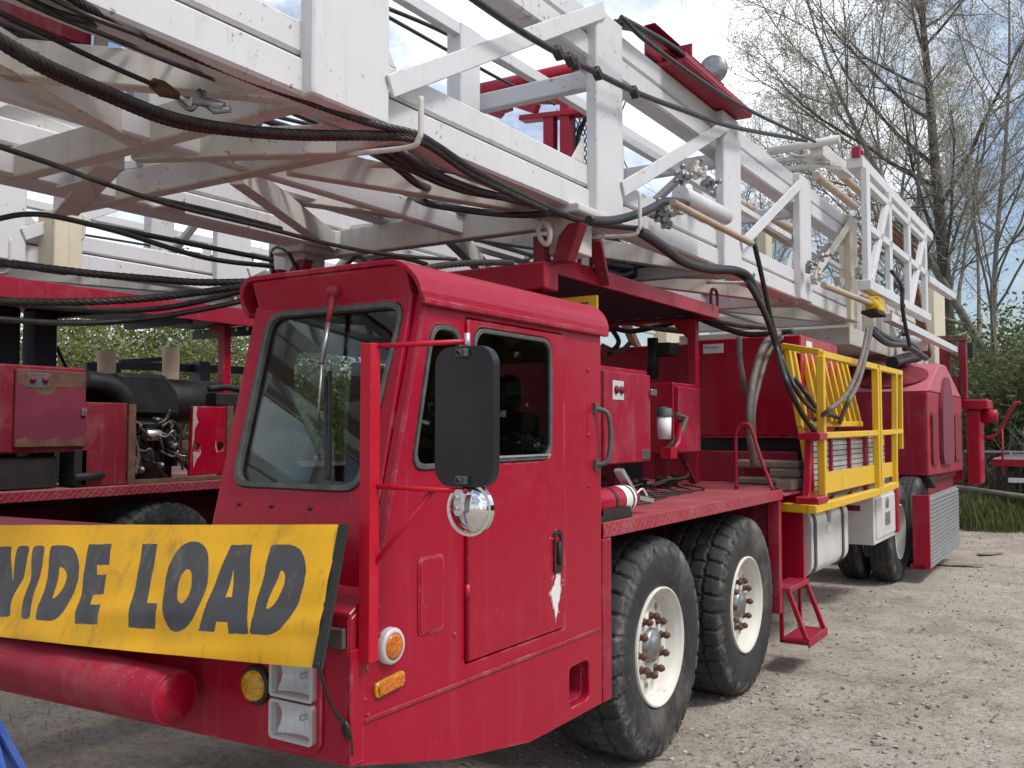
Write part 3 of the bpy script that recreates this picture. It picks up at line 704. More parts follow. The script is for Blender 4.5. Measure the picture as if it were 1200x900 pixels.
m = MB(); m.tube([(-2.40, 5.85, 1.70), (-2.36, 5.72, 1.56), (-2.36, 5.60, 1.49)], .018, 8); m.box((-2.40, 5.52, 1.46), (-2.33, 5.62, 1.53)); m.build('filter_pipe', 'red', rig)
# greasy pipes and valves under the cabinets
m = MB(); rr_ = random.Random(3)
for k in range(9):
    y = 4.6+rr_.random()*1.7; x = -2.85+rr_.random()*.35; z = 1.245+rr_.random()*.05
    m.tube(smooth_path([(x, y, z), (x+.1*rr_.uniform(-1, 1), y+.15, z+.04*rr_.random()), (x+.12*rr_.uniform(-1, 1), y+.35, z+.05*rr_.random()), (x-.1, y+.5, 1.25)], 4), rr_.uniform(.006, .013), 6)
for k in range(7): y = 4.7+k*.28; m.lathe([(0, .03), (.06, .03), (.062, .04), (.08, .04), (.082, .0005)], (-2.6-.1*rr_.random(), y, 1.235), 'Z', 10)
m.build('pipework', 'dark', rig)
m = MB()
for k in range(5): y0 = 4.3+.2*k; m.tube(smooth_path([(-2.35, y0, 1.242), (-2.15-.08*k, y0+.4, 1.243), (-2.3, y0+.9, 1.242), (-2.6, y0+1.3, 1.244)], 6), .006, 5)
m.build('loose_cable', 'hose', rig)
# big red tank across the deck
m = MB(); m.box((-4.9, 7.42, 1.59), (-2.86, 8.7, 2.36)); m.build('rear_tank', 'red_dull', rig, bevel=.01)
m = MB(); m.box((-2.845, 7.30, 1.592), (-2.0, 8.45, 2.375)); tk = m.build('hydraulic_tank', 'red', rig, bevel=.008)
for lo, hi in (((-2.79, 7.294, 2.26), (-2.62, 7.2995, 2.335)), ((-2.0, 7.45, 2.24), (-1.997, 7.62, 2.34))): B(lo, hi).build('tank_label', 'label', tk)
text_mesh('HYDRAULIC OIL', .017, lambda u, v, w: Vector((-2.78+u, 7.2935-w, 2.30+v)), 'label_text', 'ink', tk)
m = MB(); m.box((-2.85, 7.285, 1.575), (-1.99, 7.30, 1.59)); m.build('tank_flange', 'red_dull', tk)
m = MB(); m.box((-3.3, 7.21, 1.232), (-2.02, 7.24, 1.47)); m.box((-3.3, 7.24, 1.455), (-2.3, 7.34, 1.47)); m.build('riser', 'red_dull', rig, bevel=.004)
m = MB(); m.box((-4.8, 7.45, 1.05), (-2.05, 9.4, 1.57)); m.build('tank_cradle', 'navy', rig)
m = MB(); p = at(765, 400, Y=7.0); m.tube([(p.x, 7.0, 2.05), (p.x, 7.0, 2.38)], .045, 12); m.box((p.x-.02, 7.0, 2.24), (p.x+.14, 7.2, 2.34)); m.build('breather_pipe', 'dark', rig)

# ---- canopy -----------------------------------------------------------
CX0 = -2.55
m = MB(); hl = [circ(-2.80-.175*i, 6.84, .040, 12) for i in range(8)]
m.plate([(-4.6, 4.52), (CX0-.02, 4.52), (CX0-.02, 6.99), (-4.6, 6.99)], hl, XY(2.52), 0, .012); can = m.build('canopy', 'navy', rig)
m = MB(); m.box((CX0-.02, 4.46, 2.50), (CX0, 7.02, 2.60)); m.box((-4.6, 6.995, 2.50), (CX0-.021, 7.02, 2.595)); m.build('canopy_edge', 'red', can, bevel=.004)
bm_ = MB(); bm_.box((-4.7, 4.30, 2.40), (-2.53, 4.45, 2.545)); hb = bm_.build('headache_beam', 'red', rig, bevel=.006)
m = MB(); m.bar((-2.62, 4.38, 2.40), (-2.80, 4.38, 2.08), .09, .09); m.box((-3.6, 4.33, 1.24), (-3.5, 4.43, 2.40)); m.build('beam_strut', 'red_dark', rig, bevel=.004)
p = (-2.745, 6.965)
m = MB(); m.box((p[0]-.035, p[1]-.035, 1.232), (p[0]+.035, p[1]+.035, 2.51)); m.prism([(0, 0), (.16, 0), (0, -.16)], lambda u, v, w: Vector((p[0]-.035-u, p[1]+w, 2.505+v)), -.006, .006); m.build('canopy_post', 'red', rig, bevel=.003)
for (px, py) in ((686, 318), (837, 352)):
    c = at(px, py, X=CX0-.01); m = MB()
    m.tube(smooth_path([(c.x, c.y-.07, 2.55), (c.x, c.y-.07, 2.67), (c.x, c.y-.04, 2.72), (c.x, c.y+.04, 2.72), (c.x, c.y+.07, 2.67), (c.x, c.y+.07, 2.55)], 4), .013, 8)
    m.build('lifting_loop', 'red_dark', can)
m = MB(); a_ = at(640, 344, Y=4.7); m.box((-2.72, 4.69, 2.30), (-2.42, 4.71, 2.40)); m.build('warning_plate', 'yellow', rig)
text_mesh('OVERSIZE', .055, lambda u, v, w: Vector((-2.71+u, 4.688-w, 2.325+v)), 'warning_text', 'ink', rig)

# ---- fuel tank, tool box, rear bits --------------------------------------
def rbox_prof(x0, x1, z0, z1, r): return rrect(x0, z0, x1, z1, r, 5)
m = MB(); m.prism(rbox_prof(-2.55, -1.87, .54, 1.06, .11), lambda u, v, w: Vector((u, w, v)), 7.05, 8.18); ft = m.build('fuel_tank', 'alu_white', rig, bevel=.006)
m = MB()
for y in (7.1, 7.95):
    o_ = rbox_prof(-2.56, -1.858, .53, 1.07, .118); i_ = rbox_prof(-2.55, -1.868, .54, 1.06, .11)
    m.plate(o_, [i_], lambda u, v, w: Vector((u, w, v)), y, y+.05)
m.build('tank_strap', 'seal', ft)
m = MB(); m.box((-1.868, 7.48, .84), (-1.863, 7.62, .90)); m.build('tank_label', 'label', ft)
m = MB(); m.plate(rrect(7.50, .92, 7.60, 1.02, .03), [], YZ(-1.869), 0, .004); m.build('tank_mark', 'steel', ft)
m = MB(); m.box((-2.40, 9.15, .57), (-1.86, 10.18, 1.05)); tb = m.build('tool_box', 'alu_white', rig, bevel=.008)
m = MB(); m.box((-1.86, 9.22, .62), (-1.848, 10.10, 1.0)); m.build('tool_box_door', 'alu_white', tb, bevel=.005)
m = MB(); m.plate(circ(9.68, .93, .05, 16), [], YZ(-1.847), 0, .012); m.box((-1.847, 9.6, .72), (-1.84, 9.8, .84)); m.build('door_latch', 'steel', tb)
m = MB(); m.box((-2.36, 9.143, .88), (-1.98, 9.149, .93)); m.build('reflective_tape', 'red_dark', tb)
m = MB(); m.box((-1.86, 10.12, .60), (-1.83, 10.24, 1.2)); m.box((-2.4, 8.3, 1.03), (-1.9, 10.2, 1.09)); m.build('mud_guard_bracket', 'red', rig, bevel=.004)

# ---- yellow folding work platform ------------------------------------
XB = -1.72
m = MB(); Y = M
def bar3(mb, p, q, w=.05): return mb.bar(p, q, w, w, (1, 0, 0) if abs(Vector(q).z-Vector(p).z) > .3 else (0, 0, 1))
pf = MB(); bar3(pf, (XB-.002, 6.5, 1.10), (XB-.002, 8.62, 1.10), .06); bar3(pf, (XB-.002, 8.60, 1.105), (XB-.002, 9.45, 1.12), .06); wp = pf.build('work_platform', 'yellow', rig, bevel=.006)
for (ya, za, yb, zb_, w_) in ((6.78, 1.10, 6.78, 2.165, .055), (8.62, 1.10, 8.62, 2.175, .055), (8.72, 1.10, 8.72, 2.175, .055), (9.40, 1.10, 9.50, 2.17, .05), (9.75, 1.45, 9.78, 2.17, .04)):
    m = MB(); bar3(m, (XB, ya, za), (XB, yb, zb_), w_); m.build('platform_post', 'yellow', wp, bevel=.005)
m = MB(); bar3(m, (XB-.002, 6.78, 2.175), (XB-.002, 8.62, 2.185)); bar3(m, (XB-.002, 8.7, 2.185), (XB-.002, 9.8, 2.19)); bar3(m, (-2.03, 6.93, 2.26), (XB, 6.79, 2.19), .045); m.build('top_rail', 'yellow', wp, bevel=.005)
m = MB(); bar3(m, (XB-.002, 6.78, 1.60), (XB-.002, 8.62, 1.61), .045); bar3(m, (XB-.002, 8.72, 1.61), (XB-.002, 9.78, 1.62), .045); m.build('mid_rail', 'yellow', wp, bevel=.005)
m = MB(); bar3(m, (XB, 6.53, 1.10), (-2.0, 6.62, 1.10), .06); m.build('bottom_rail', 'yellow', wp, bevel=.006)
m = MB(); m.box((XB-.02, 6.82, 1.18), (XB-.012, 8.58, 1.335)); m.box((XB-.02, 8.76, 1.2), (XB-.012, 9.38, 1.335)); m.build('kick_plate', 'yellow', wp, bevel=.002)
for (y0, y1) in ((6.98, 6.80), (7.14, 6.96), (7.44, 7.36), (7.62, 7.58), (7.80, 7.80), (8.0, 8.03), (8.22, 8.26), (8.44, 8.48), (8.62, 8.66), (8.80, 8.86)):
    m = MB(); bar3(m, (-2.02, y0, 2.24), (-1.90, y0+(y1-y0)*.5, 1.66), .042); m.build('leaning_bar', 'yellow', wp, bevel=.005)
m = MB(); bar3(m, (-2.01, 6.97, 2.24), (-1.80, 6.84, 1.14), .042); m.build('leaning_bar', 'yellow', wp, bevel=.005)
m = MB(); bar3(m, (-2.03, 6.95, 2.25), (-2.03, 8.9, 2.27), .05); bar3(m, (-1.89, 7.0, 1.68), (-1.89, 8.8, 1.69), .045); m.bar((XB-.03, 9.0, 1.5), (XB-.03, 8.75, 2.15), .035, .035, (1, 0, 0)); m.build('back_rail', 'yellow', wp, bevel=.005)
m = MB()
for k in range(12): z = 1.12+k*.042; m.bar((-1.84, 6.86, z), (-1.84, 8.60, z), .03, .034)
for k in range(12): z = 1.12+k*.042; m.bar((-1.84, 8.80, z), (-1.84, 9.5, z), .03, .034)
lv = m.build('louvre_panel', 'grille', rig)
m = MB()
for y in (6.84, 7.4, 8.0, 8.58): m.bar((-1.812, y, 1.08), (-1.815, y, 1.58), .03, .035, (1, 0, 0))
m.bar((-1.815, 6.84, 1.59), (-1.815, 8.6, 1.59), .03, .04); m.build('louvre_frame', 'red_dull', lv, bevel=.004)
m = MB(); m.bar((-1.79, 6.62, 1.14), (-1.79, 6.72, 1.60), .05, .05, (1, 0, 0)); m.box((-1.84, 6.60, 1.57), (-1.685, 6.81, 1.62)); m.box((-1.84, 6.53, 1.13), (-1.685, 6.80, 1.18)); m.build('platform_hinge', 'red', rig, bevel=.006)
# ---- drawworks housing and rear -----------------------------------------
XD = -1.86
m = MB()
pr = [(12.3, 1.07), (12.3, 2.10), (15.4, 2.10), (15.4, 1.03)]
m.prism(pr, lambda u, v, w: Vector((w, u, v)), -4.9, XD); dw = m.build('winch_housing', 'red_dull', rig, bevel=.02, seg=2)
m = MB(); m.prism([(12.29, 2.103), (13.35, 2.50), (13.9, 2.50), (15.41, 2.103)], lambda u, v, w: Vector((w, u, v)), -4.9, XD+.005); m.build('housing_roof', 'roof_skylit', dw, bevel=.02, seg=2)
m = MB(); rc = Vector((0, 1.06, .397)).normalized(); rn = Vector((0, -.397, 1.06)).normalized()
rf = lambda u, v, w: Vector((-2.38+u, 12.285, 2.106))+rc*v+rn*w
m.plate(circ(0, .57, .46, 40), [], rf, .012, .022); m.build('roof_disc', 'red_dark', dw)
m = MB(); m.plate(rpoly([(13.2, 1.18), (13.2, 2.0), (13.5, 2.33), (13.9, 2.33), (14.2, 2.0), (14.2, 1.18)], .2), [], YZ(XD), .006, .05); m.build('side_guard', 'peel', dw, bevel=.02)
for (a_, b_) in ((12.5, 12.9), (14.5, 15.1)): MB().plate(rrect(a_, 1.2, b_, 1.85, .06), [], YZ(XD), .0, .03).build('side_guard', 'red_dark', dw, bevel=.015)
m = MB(); m.box((-4.9, 12.4, .95), (-1.95, 15.35, 1.03)); m.box((-2.2, 13.0, .5), (-1.98, 15.3, .95)); m.build('housing_base', 'red_dark', rig, bevel=.01)
m = MB(); m.prism([(12.3, 1.06), (12.8, .9), (12.9, 1.06)], lambda u, v, w: Vector((w, u, v)), -2.6, XD); m.build('mud_flap', 'dark', rig)
# ribbed wheel guard
XG = -1.66; m = MB()
for k in range(17):
    z = .17+k*.044; m.bar((XG, 10.95, z), (XG, 13.2, z), .022, .036)
m.box((XG-.02, 10.95, .14), (XG-.012, 13.2, .92)); gd = m.build('wheel_guard', 'grille_dark', rig, bevel=.006)
m = MB(); m.box((XG-.16, 10.90, .14), (XG+.01, 10.945, .93)); m.build('guard_edge', 'red', gd, bevel=.004)
m = MB(); m.box((-1.85, 10.9, .14), (-1.70, 11.25, .19)); m.build('guard_foot', 'red', gd)
m = MB(); m.box((-1.90, 16.2, .78), (-1.70, 16.75, 1.95)); m.box((-2.0, 16.1, 1.95), (-1.58, 16.9, 2.10)); m.box((-4.9, 16.3, .8), (-2.0, 16.7, 1.3)); m.lathe([(0, .0005), (0, .11), (.22, .11), (.22, .0005)], (-1.70, 16.5, 1.84), 'X', 16); m.build('rear_leveller', 'red', rig, bevel=.02)
m = MB(); m.box((-2.22, 15.9, 2.1), (-2.07, 16.05, 3.0)); m.box((-1.94, 15.9, 2.1), (-1.84, 16.05, 3.0)); m.box((-2.27, 15.95, 2.1), (-1.92, 16.3, 2.45)); m.build('rear_frame', 'red_dark', rig, bevel=.01)
m = MB(); m.box((-2.28, 15.88, 3.002), (-1.82, 16.06, 3.09)); m.build('frame_cap', 'rust', rig, bevel=.01)
m = MB(); m.tube(smooth_path([(-1.68, 16.8, 1.50), (-1.52, 16.8, 1.56), (-1.30, 16.8, 1.98), (-1.24, 16.8, 2.05), (-1.18, 16.8, 2.05)], 5), .028, 8); m.tube([(-1.45, 16.8, .9), (-1.45, 16.8, 1.65)], .02, 6); m.build('rear_handrail', 'red_dull', rig)
# ---- mast --------------------------------------------------------------
XN, XI, XF = -2.40, -3.30, -4.55
ZB, ZT = 2.84, 3.72
m = MB(); m.box((XN-.15, -7.5, ZB), (XN, 10.95, ZB+.135)); mast = m.build('mast', 'white', rig, bevel=.012)
def part(mb, name, mat='white', bevel=.006): return mb.build(name, mat, mast, bevel=bevel)
part(B((XN-.13, -7.5, ZB+.150), (XN-.012, 10.9, ZB+.275)), 'bottom_chord', bevel=.012)
part(B((XF, -7.5, ZB), (XF+.22, 10.95, ZB+.135)), 'bottom_chord', bevel=.012)
part(B((XF+.02, -7.5, ZB+.150), (XF+.20, 10.9, ZB+.275)), 'bottom_chord', bevel=.012)
m = MB(); m.box((XN-.13, -7.5, ZB+.136), (XN-.03, 10.9, ZB+.149)); part(m, 'wear_strip', 'rust', 0)
part(B((XN-.15, -7.5, ZT), (XN, 10.9, ZT+.135)), 'top_chord', bevel=.012)
part(B((XN-.13, -7.5, ZT+.150), (XN-.012, 10.9, ZT+.29)), 'top_chord', bevel=.012)
m = MB(); m.box((XN-.13, -7.5, ZT+.136), (XN-.03, 10.9, ZT+.149)); part(m, 'wear_strip', 'dark', 0)
part(B((XI-.06, -7.5, ZT+.34), (XI, 10.9, ZT+.42)), 'top_chord', bevel=.006)
part(B((XI-.09, -7.5, ZB+.0), (XI-.02, 10.9, ZB+.12)), 'rail_tube', bevel=.01)
part(B((XN-.22, -7.5, ZB+.02), (XN-.17, 10.9, ZB+.12)), 'inner_angle', bevel=.006)
posts = [(-5.8, -5.5), (-3.75, -3.45), (-1.7, -1.4), (.35, .66), (2.38, 2.80), (4.57, 4.90), (6.60, 6.98), (8.62, 9.0), (10.60, 10.95)]
for i, (a, b) in enumerate(posts):
    part(B((XN-.02, a, ZB-.006), (XN+.05, b, ZT+.285)), 'mast_post', 'cream' if i == 8 else 'white', .008)
    if i: part(B((XI-.10, a+.02, ZB+.121), (XI+.01, b-.1, ZT+.42)), 'inner_post', 'cream' if i == 8 else 'white')
# broad single diagonals on the near face, thin ones on the inner plane
for (a, z0, b, z1) in ((2.79, 2.985, 4.64, 4.0), (4.87, 3.03, 6.66, 3.90), (6.95, 3.05, 8.68, 3.93), (8.95, 3.05, 10.64, 3.93), (.64, 3.0, 2.4, 3.95), (-1.4, 3.0, .36, 3.95), (-3.45, 3.0, -1.69, 3.95), (-5.5, 3.0, -3.74, 3.95)):
    part(MB().bar((XN+.058, a, z0), (XN+.058, b, z1), .09, .016, (1, 0, 0)), 'diagonal_brace', 'white_worn' if a > 8 else 'white', .004)
part(B((XN-.08, 4.88, 3.385), (XN-.03, 10.62, 3.435)), 'mid_rail', bevel=.004)
for y in (2.5, 4.86, 6.9, 8.95):
    part(B((XI-.05, y, ZT-.05), (XN-.10, y+.07, ZT+.06)), 'top_strut')
for y in (6.78, 8.8, 10.75):
    part(MB().bar((XI, y, 3.2), (XN-.2, y, 3.72), .05, .07, (0, 1, 0)), 'sway_brace', 'white_worn')
# underside: lateral beams with K bracing
kb_later = []
def lat(y, z=ZB, x0=XF+.1, x1=XN-.05, h=.15, w=.085, mat='white_worn'): return part(B((x0, y, z-.004), (x1, y+w, z+h)), 'cross_beam', mat, .006)
lat(2.43, h=.145); lat(2.97, h=.14, x0=-4.9)
for y in (4.66, 6.72, 8.78, 10.75): lat(y, z=ZB-.025, h=.17)
lat(.40)
for y in (-1.65, -3.7, -5.75): lat(y); kb_later.append(y)
def kb(p, q, w=.075, h=.13, z=ZB-.008, mat='white_worn'):
    return part(MB().bar((p[0], p[1], z+h/2), (q[0], q[1], z+h/2), w, h), 'k_brace', mat, .005)
kb((-3.62, 2.57), (-2.80, 2.99)); kb((-3.80, 2.57), (-4.85, 3.02), .13); kb((-3.20, 3.09), (-2.60, 4.55)); kb((-3.55, 3.09), (-4.45, 4.75))
kb((-3.50, 1.30), (-2.52, 2.36), .07); kb((-3.6, 1.30), (-4.5, 2.4), .07); kb((-3.05, 1.62), (-3.42, 2.43), .07)
for y in kb_later: kb((-3.35, y+.12), (-2.62, y+1.9), .07); kb((-3.55, y+.12), (-4.4, y+1.9), .07)
for k_ in range(9):
    y = .6+1.12*k_; part(MB().bar((XN-.14, y, 3.16), (XF+.2, y+(1.1 if k_ % 2 else .35), 3.16), .05, .055), 'lacing_bar', 'white_worn', .003)
for k_ in range(12):
    y = -.4+.9*k_; part(MB().bar((XI-.05, y, 3.02), (XF+.2, y+(.85 if k_ % 2 else -.2), 3.02), .04, .045), 'lacing_bar', 'white', .003)
    part(MB().bar((XF+.1, y, 3.12), (XF+.1, y+.85, 3.74), .04, .05, (1, 0, 0)), 'lacing_bar', 'white', .003)
part(B((XF+.05, -7, 3.74), (XF+.13, 10.8, 3.82)), 'far_rail', 'white', .006)
for y in (4.82, 6.87, 8.93): kb((-3.35, y+.02), (-2.62, y+1.86), .07); kb((-3.55, y+.02), (-4.4, y+1.86), .07)
a = at(306, 222, Z=3.03); b = at(606, 262, Z=3.03); part(MB().bar(a, b, .10, .12), 'k_brace', 'white_worn')
a = at(0, 132, Z=3.2); b = at(100, 168, Z=3.2); part(MB().bar(a+(a-b)*.5, b+(b-a)*.6, .12, .10), 'rail_tube', 'white_worn', .02)
part(B((-3.57, -7, ZB+.16), (-3.50, 10.6, ZB+.27)), 'rail_tube', 'white_worn', .02)
part(B((-4.02, 3.1, ZB+.14), (-3.92, 10.6, ZB+.24)), 'rail_tube', 'white', .02)
# red sheave plate glimpsed at the near end
a = at(-12, 5, d=3.4); part(B((a.x-.9, a.y-.05, a.z-.13), (a.x+.24, a.y+.25, a.z+.06)), 'crown_plate', 'red_dark')
# saddle legs resting on the headache beam
for x in (-2.50, -4.52):
    m = MB(); m.box((x-.09, 4.42, 2.60), (x+.09, 4.62, ZB-.01)); m.prism(rpoly([(-.16, 0), (.16, 0), (.16, .05), (-.16, .05)], .02), lambda u, v, w: Vector((x+u, 4.5+w, 2.80+v)), -.16, .2)
    part(m, 'saddle_leg', 'white_worn')
for x in (-2.50, -4.52):
    m = MB(); m.box((x-.14, 4.36, 2.545), (x-.07, 4.44, 2.70)); m.prism([(0, 0), (.10, 0), (.18, .20), (.10, .20), (.04, .14)], lambda u, v, w: Vector((x-.02+u, 4.40+w, 2.545+v)), -.04, .04)
    m.build('saddle_bracket', 'red_dark', rig, bevel=.004)
a = at(640, 268, Y=4.36); m = MB(); m.tube(smooth_path([a+Vector((0, -.02, .04)), a+Vector((-.03, -.03, 0)), a+Vector((-.01, -.03, -.07)), a+Vector((.03, -.03, -.09)), a+Vector((.04, -.03, -.02)), a+Vector((0, -.02, .04))], 5), .016, 6); part(m, 'shackle', 'white_worn', 0)
m = MB(); a = at(895, 270, X=-2.2); m.bar(at(697, 280, X=-2.45), at(708, 332, X=-2.55), .07, .05); m.build('mast_prop', 'red_dark', rig, bevel=.004)
# rope hooks under the near chord
def jhook(px, py, top):
    c = at(px, py, X=-2.14); r0 = Vector((XN-.1, c.y, c.z+.01)); m = MB()
    m.tube(smooth_path([r0, (c.x-.06, c.y, c.z-.012), (c.x-.01, c.y, c.z+.012), (c.x, c.y, c.z+.05), (c.x, c.y, c.z+top)], 5), .011, 8); part(m, 'rope_hook', 'white_worn', 0)
    return c
h1 = jhook(493, 166, .17); h2 = jhook(750, 272, .22); h3 = jhook(884, 328, .03)
# gear on the near face: stub cylinders, valves, winch
m = MB(); m.tube([at(797, 228, X=-2.2), at(850, 254, X=-2.2)], .058, 14); part(m, 'ram_barrel', 'white', 0)
m = MB(); m.tube([at(788, 237, X=-2.12), at(880, 285, X=-2.05)], .022, 12); part(m, 'rusty_rod', 'rust_pale', 0)
m = MB(); m.tube([at(965, 334, X=-2.1), at(1021, 356, X=-1.95)], .028, 12); part(m, 'rusty_rod', 'rust_pale', 0)
m = MB(); rr_ = random.Random(11)
for (bx, by) in ((778, 258), (785, 245), (955, 325), (948, 312), (962, 300), (1005, 320), (800, 210), (815, 200), (830, 215), (770, 250)):
    c = at(bx, by, X=-2.28); 
    m = MB()
    m.bar(c+Vector((0, -.06, 0)), c+Vector((0, .06, 0)), .035, .035); m.bar(c+Vector((0, 0, -.05)), c+Vector((0, 0, .05)), .03, .03, (0, 1, 0))
    for k in range(5):
        q = c+Vector((rr_.uniform(-.03, .03), rr_.uniform(-.05, .05), rr_.uniform(-.04, .04)))
        m.lathe([(0, .0005), (0, .022), (.02, .022), (.022, .013), (.055, .012), (.056, .019), (.075, .018), (.076, .0005)], q, rr_.choice('XYZ'), 8)
    part(m, 'valve', 'white_worn' if bx % 2 else 'steel', 0)
m = MB(); c = at(1026, 358, X=-1.95); m.box(c+Vector((-.08, -.12, -.06)), c+Vector((.06, .18, .08))); m.lathe([(-.22, .0005), (-.22, .055), (.24, .055), (.24, .0005)], c, 'Y', 16); part(m, 'hand_winch', 'yellow', .01)
m = MB(); m.box(c+Vector((-.10, -.2, -.10)), c+Vector((.06, .22, -.065))); part(m, 'winch_base', 'dark')
# red tray with lamp on top of the near chord
m = MB(); zt = ZT+.292; m.box((XN-.13, 5.6, zt), (XN+.16, 6.92, zt+.02)); m.box((XN+.15, 5.6, zt+.02), (XN+.16, 6.92, zt+.06)); m.box((XN-.13, 5.6, zt+.02), (XN-.115, 6.92, zt+.29)); m.prism([(0, 0), (.27, 0), (.27, .04), (0, .27)], lambda u, v, w: Vector((XN-.115+u, w, zt+.021+v)), 6.905, 6.92); m.box((XN-.115, 5.86, zt+.021), (XN+.10, 5.875, zt+.22)); m.box((XN-.13, 5.6, zt+.29), (XN-.05, 6.92, zt+.30))
tr = part(m, 'hose_tray', 'red_dull', .003)
m = MB(); c = at(834, 80, Y=7.25); m.lathe([(0, .0005), (0, .11), (.05, .12), (.09, .07), (.10, .0005)], c, 'Y', 24); m.tube([c+Vector((0, .08, 0)), (c.x, c.y+.1, zt+.1)], .02, 6); part(m, 'flood_lamp', 'steel', 0)
m = MB()
for k in range(5): m.tube(smooth_path([(XN+.06-.03*k, 4.9, zt+.03), (XN+.08-.03*k, 5.6, zt+.10+.025*k), (XN+.09-.03*k, 6.2, zt+.08+.02*k), (XN+.1-.03*k, 6.9, zt+.05)], 6), .018, 6)
part(m, 'tray_hose', 'hose', 0)
# red monkey board beyond the mast: pipes, posts and expanded metal
YM = 7.7
def am(px, py, dy=0): return at(px, py, Y=YM+dy)
m = MB(); m.tube([am(557, 109), am(678, 82)], .085, 14); rb = part(m, 'board_pipe', 'red', 0)
m = MB(); m.tube([am(680, 78, .1), am(712, 108, .4)], .07, 10); m.bar(am(562, 112), am(560, 140), .09, .09, (0, 1, 0)); m.bar(am(664, 100), am(664, 190), .10, .10, (0, 1, 0)); m.bar(am(645, 135), am(645, 200), .11, .1, (0, 1, 0))
m.bar(am(575, 116), am(670, 117, .5), .05, .09); m.bar(am(585, 113), am(630, 128), .08, .1); m.bar(am(545, 118, -.3), am(590, 135), .12, .05); m.bar(am(592, 110), am(594, 130), .1, .1, (0, 1, 0)); m.bar(am(612, 140), am(720, 128), .14, .05)
part(m, 'board_frame', 'red', .006)
m = MB(); p0 = am(652, 128, .3); p1 = am(712, 205, .3); W = p1.x-p0.x; H = p0.z-p1.z; n = 12
for i in range(-n, n*2):
    for s in (1, -1):
        x0 = p0.x+W*i/n*.8; x1 = x0+s*H*.45
        if min(x0, x1) < p0.x-.01 or max(x0, x1) > p1.x+.25: continue
        m.bar((x0, p0.y+.004*s, p0.z), (x1, p0.y+.004*s, p1.z), .008, .012, (0, 1, 0))
part(m, 'expanded_mesh', 'dark', 0)
m = MB(); m.tube(smooth_path([am(690, 135, .2), am(680, 150, .2), am(677, 165, .2), am(677, 185, .2)], 5), .022, 6); m.bar(am(668, 140, .15), am(668, 190, .15), .1, .04, (0, 1, 0)); part(m, 'board_cable', 'dark', 0)
# tubes and struts over the rear of the mast
m = MB(); m.tube([at(900, 178, Y=9.0), at(984, 163, Y=9.0)], .042, 12); part(m, 'top_tube', 'white_worn', 0)
for (a, b) in (((900, 190), (962, 182)), ((905, 200), (975, 192)), ((925, 182), (985, 198))):
    part(MB().bar(at(*a, Y=9.2), at(*b, Y=9.2), .05, .05), 'top_strut', 'white_worn')
part(MB().bar(at(957, 176, X=-2.3), at(992, 202, X=-2.3), .12, .13), 'top_rail', 'white_worn')
for (a, b, x) in (((956, 206), (1002, 242), -2.8), ((985, 205), (1012, 228), -2.8), ((850, 232), (928, 268), -3.0), ((880, 255), (925, 285), -3.0)):
    m = MB(); m.tube([at(*a, X=x), at(*b, X=x)], .05, 10); part(m, 'stored_pipe', 'rust_pale', 0)
m = MB()
for k in range(14):
    a = at(1025+k*3.2, 250+k*2.5, X=-2.7); m.tube([a, a+Vector((.1, .1, -.35))], .015, 5)
for (a, b) in (((1022, 268), (1045, 258)), ((1042, 262), (1085, 300)), ((1000, 300), (1030, 270))): m.tube([at(*a, X=-2.6), at(*b, X=-2.6)], .03, 6)
part(m, 'rusty_rack', 'rust', 0)
# folded guard frame on the near side of the rear
XR = -2.0
def rb_(y0, z0, y1, z1, w=.085, n='guard_bar', mat='white', d=.06): return part(MB().bar((XR, y0, z0), (XR, y1, z1), d, w, (0, .01, 1) if abs(z1-z0) < abs(y1-y0) else (0, 1, 0)), n, mat, .006)
part(B((XR-.16, 9.62, 4.24), (XR, 14.0, 4.36)), 'guard_rail', 'white', .008)
for y in (9.72, 10.84, 12.0, 13.2): rb_(y, 3.04, y, 4.24, .16 if y < 10 else .14)
rb_(9.8, 4.10, 13.3, 4.12, .07); rb_(9.8, 3.66, 13.3, 3.68, .08); rb_(9.6, 3.06, 13.3, 3.10, .10, d=.12); rb_(10.7, 2.85, 16.4, 2.86, .09, d=.10); rb_(13.3, 3.62, 15.8, 3.68, .1, d=.1)
rb_(9.85, 3.12, 10.75, 4.1, .10); rb_(12.1, 3.12, 13.1, 4.1, .10)
m = MB(); m.box((-2.6, 16.4, 2.6), (-2.35, 17.6, 3.98)); part(m, 'rear_leg', 'cream')
m = MB(); m.bar((-2.3, 14.2, 3.7), (-2.3, 15.3, 2.75), .12, .12); part(m, 'rear_leg', 'rust')
m = MB(); m.box((-4.5, 10.95, 2.60), (-2.45, 16.6, 2.80)); m.box((-4.5, 12.0, 2.80), (-2.6, 12.3, 3.3)); m.box((-3.0, 13, 2.8), (-2.5, 13.5, 3.4)); part(m, 'mast_base', 'white_worn')
m = MB(); m.lathe([(-.2, .0005), (-.2, .11), (.1, .11), (.1, .0005)], at(1077, 402, X=-2.15), 'X', 16); part(m, 'base_drum', 'white_worn', 0)
m = MB(); c = at(1058, 350, X=-1.92); 
for k in range(9): m.lathe([(-.02, .02), (.02, .02)], c+Vector((0, .02*(k % 2), -.08*k)), 'X' if k % 2 else 'Y', 8)
part(m, 'chain', 'dark', 0)
m = MB(); c = at(1010, 186, X=-2.0)
for k in (0, .15): m = MB(); m.box(c+Vector((-.10, k, .03)), c+Vector((-.02, k+.05, .13))); part(m, 'pin_block', 'red_dull')
for (y, z0, z1, mt) in ((11.4, 2.82, 3.9, 'cream'), (12.7, 2.82, 3.7, 'cream'), (14.0, 2.82, 3.6, 'white_worn')): part(B((-2.66, y, z0), (-2.54, y+.16, z1)), 'rear_upright', mt)
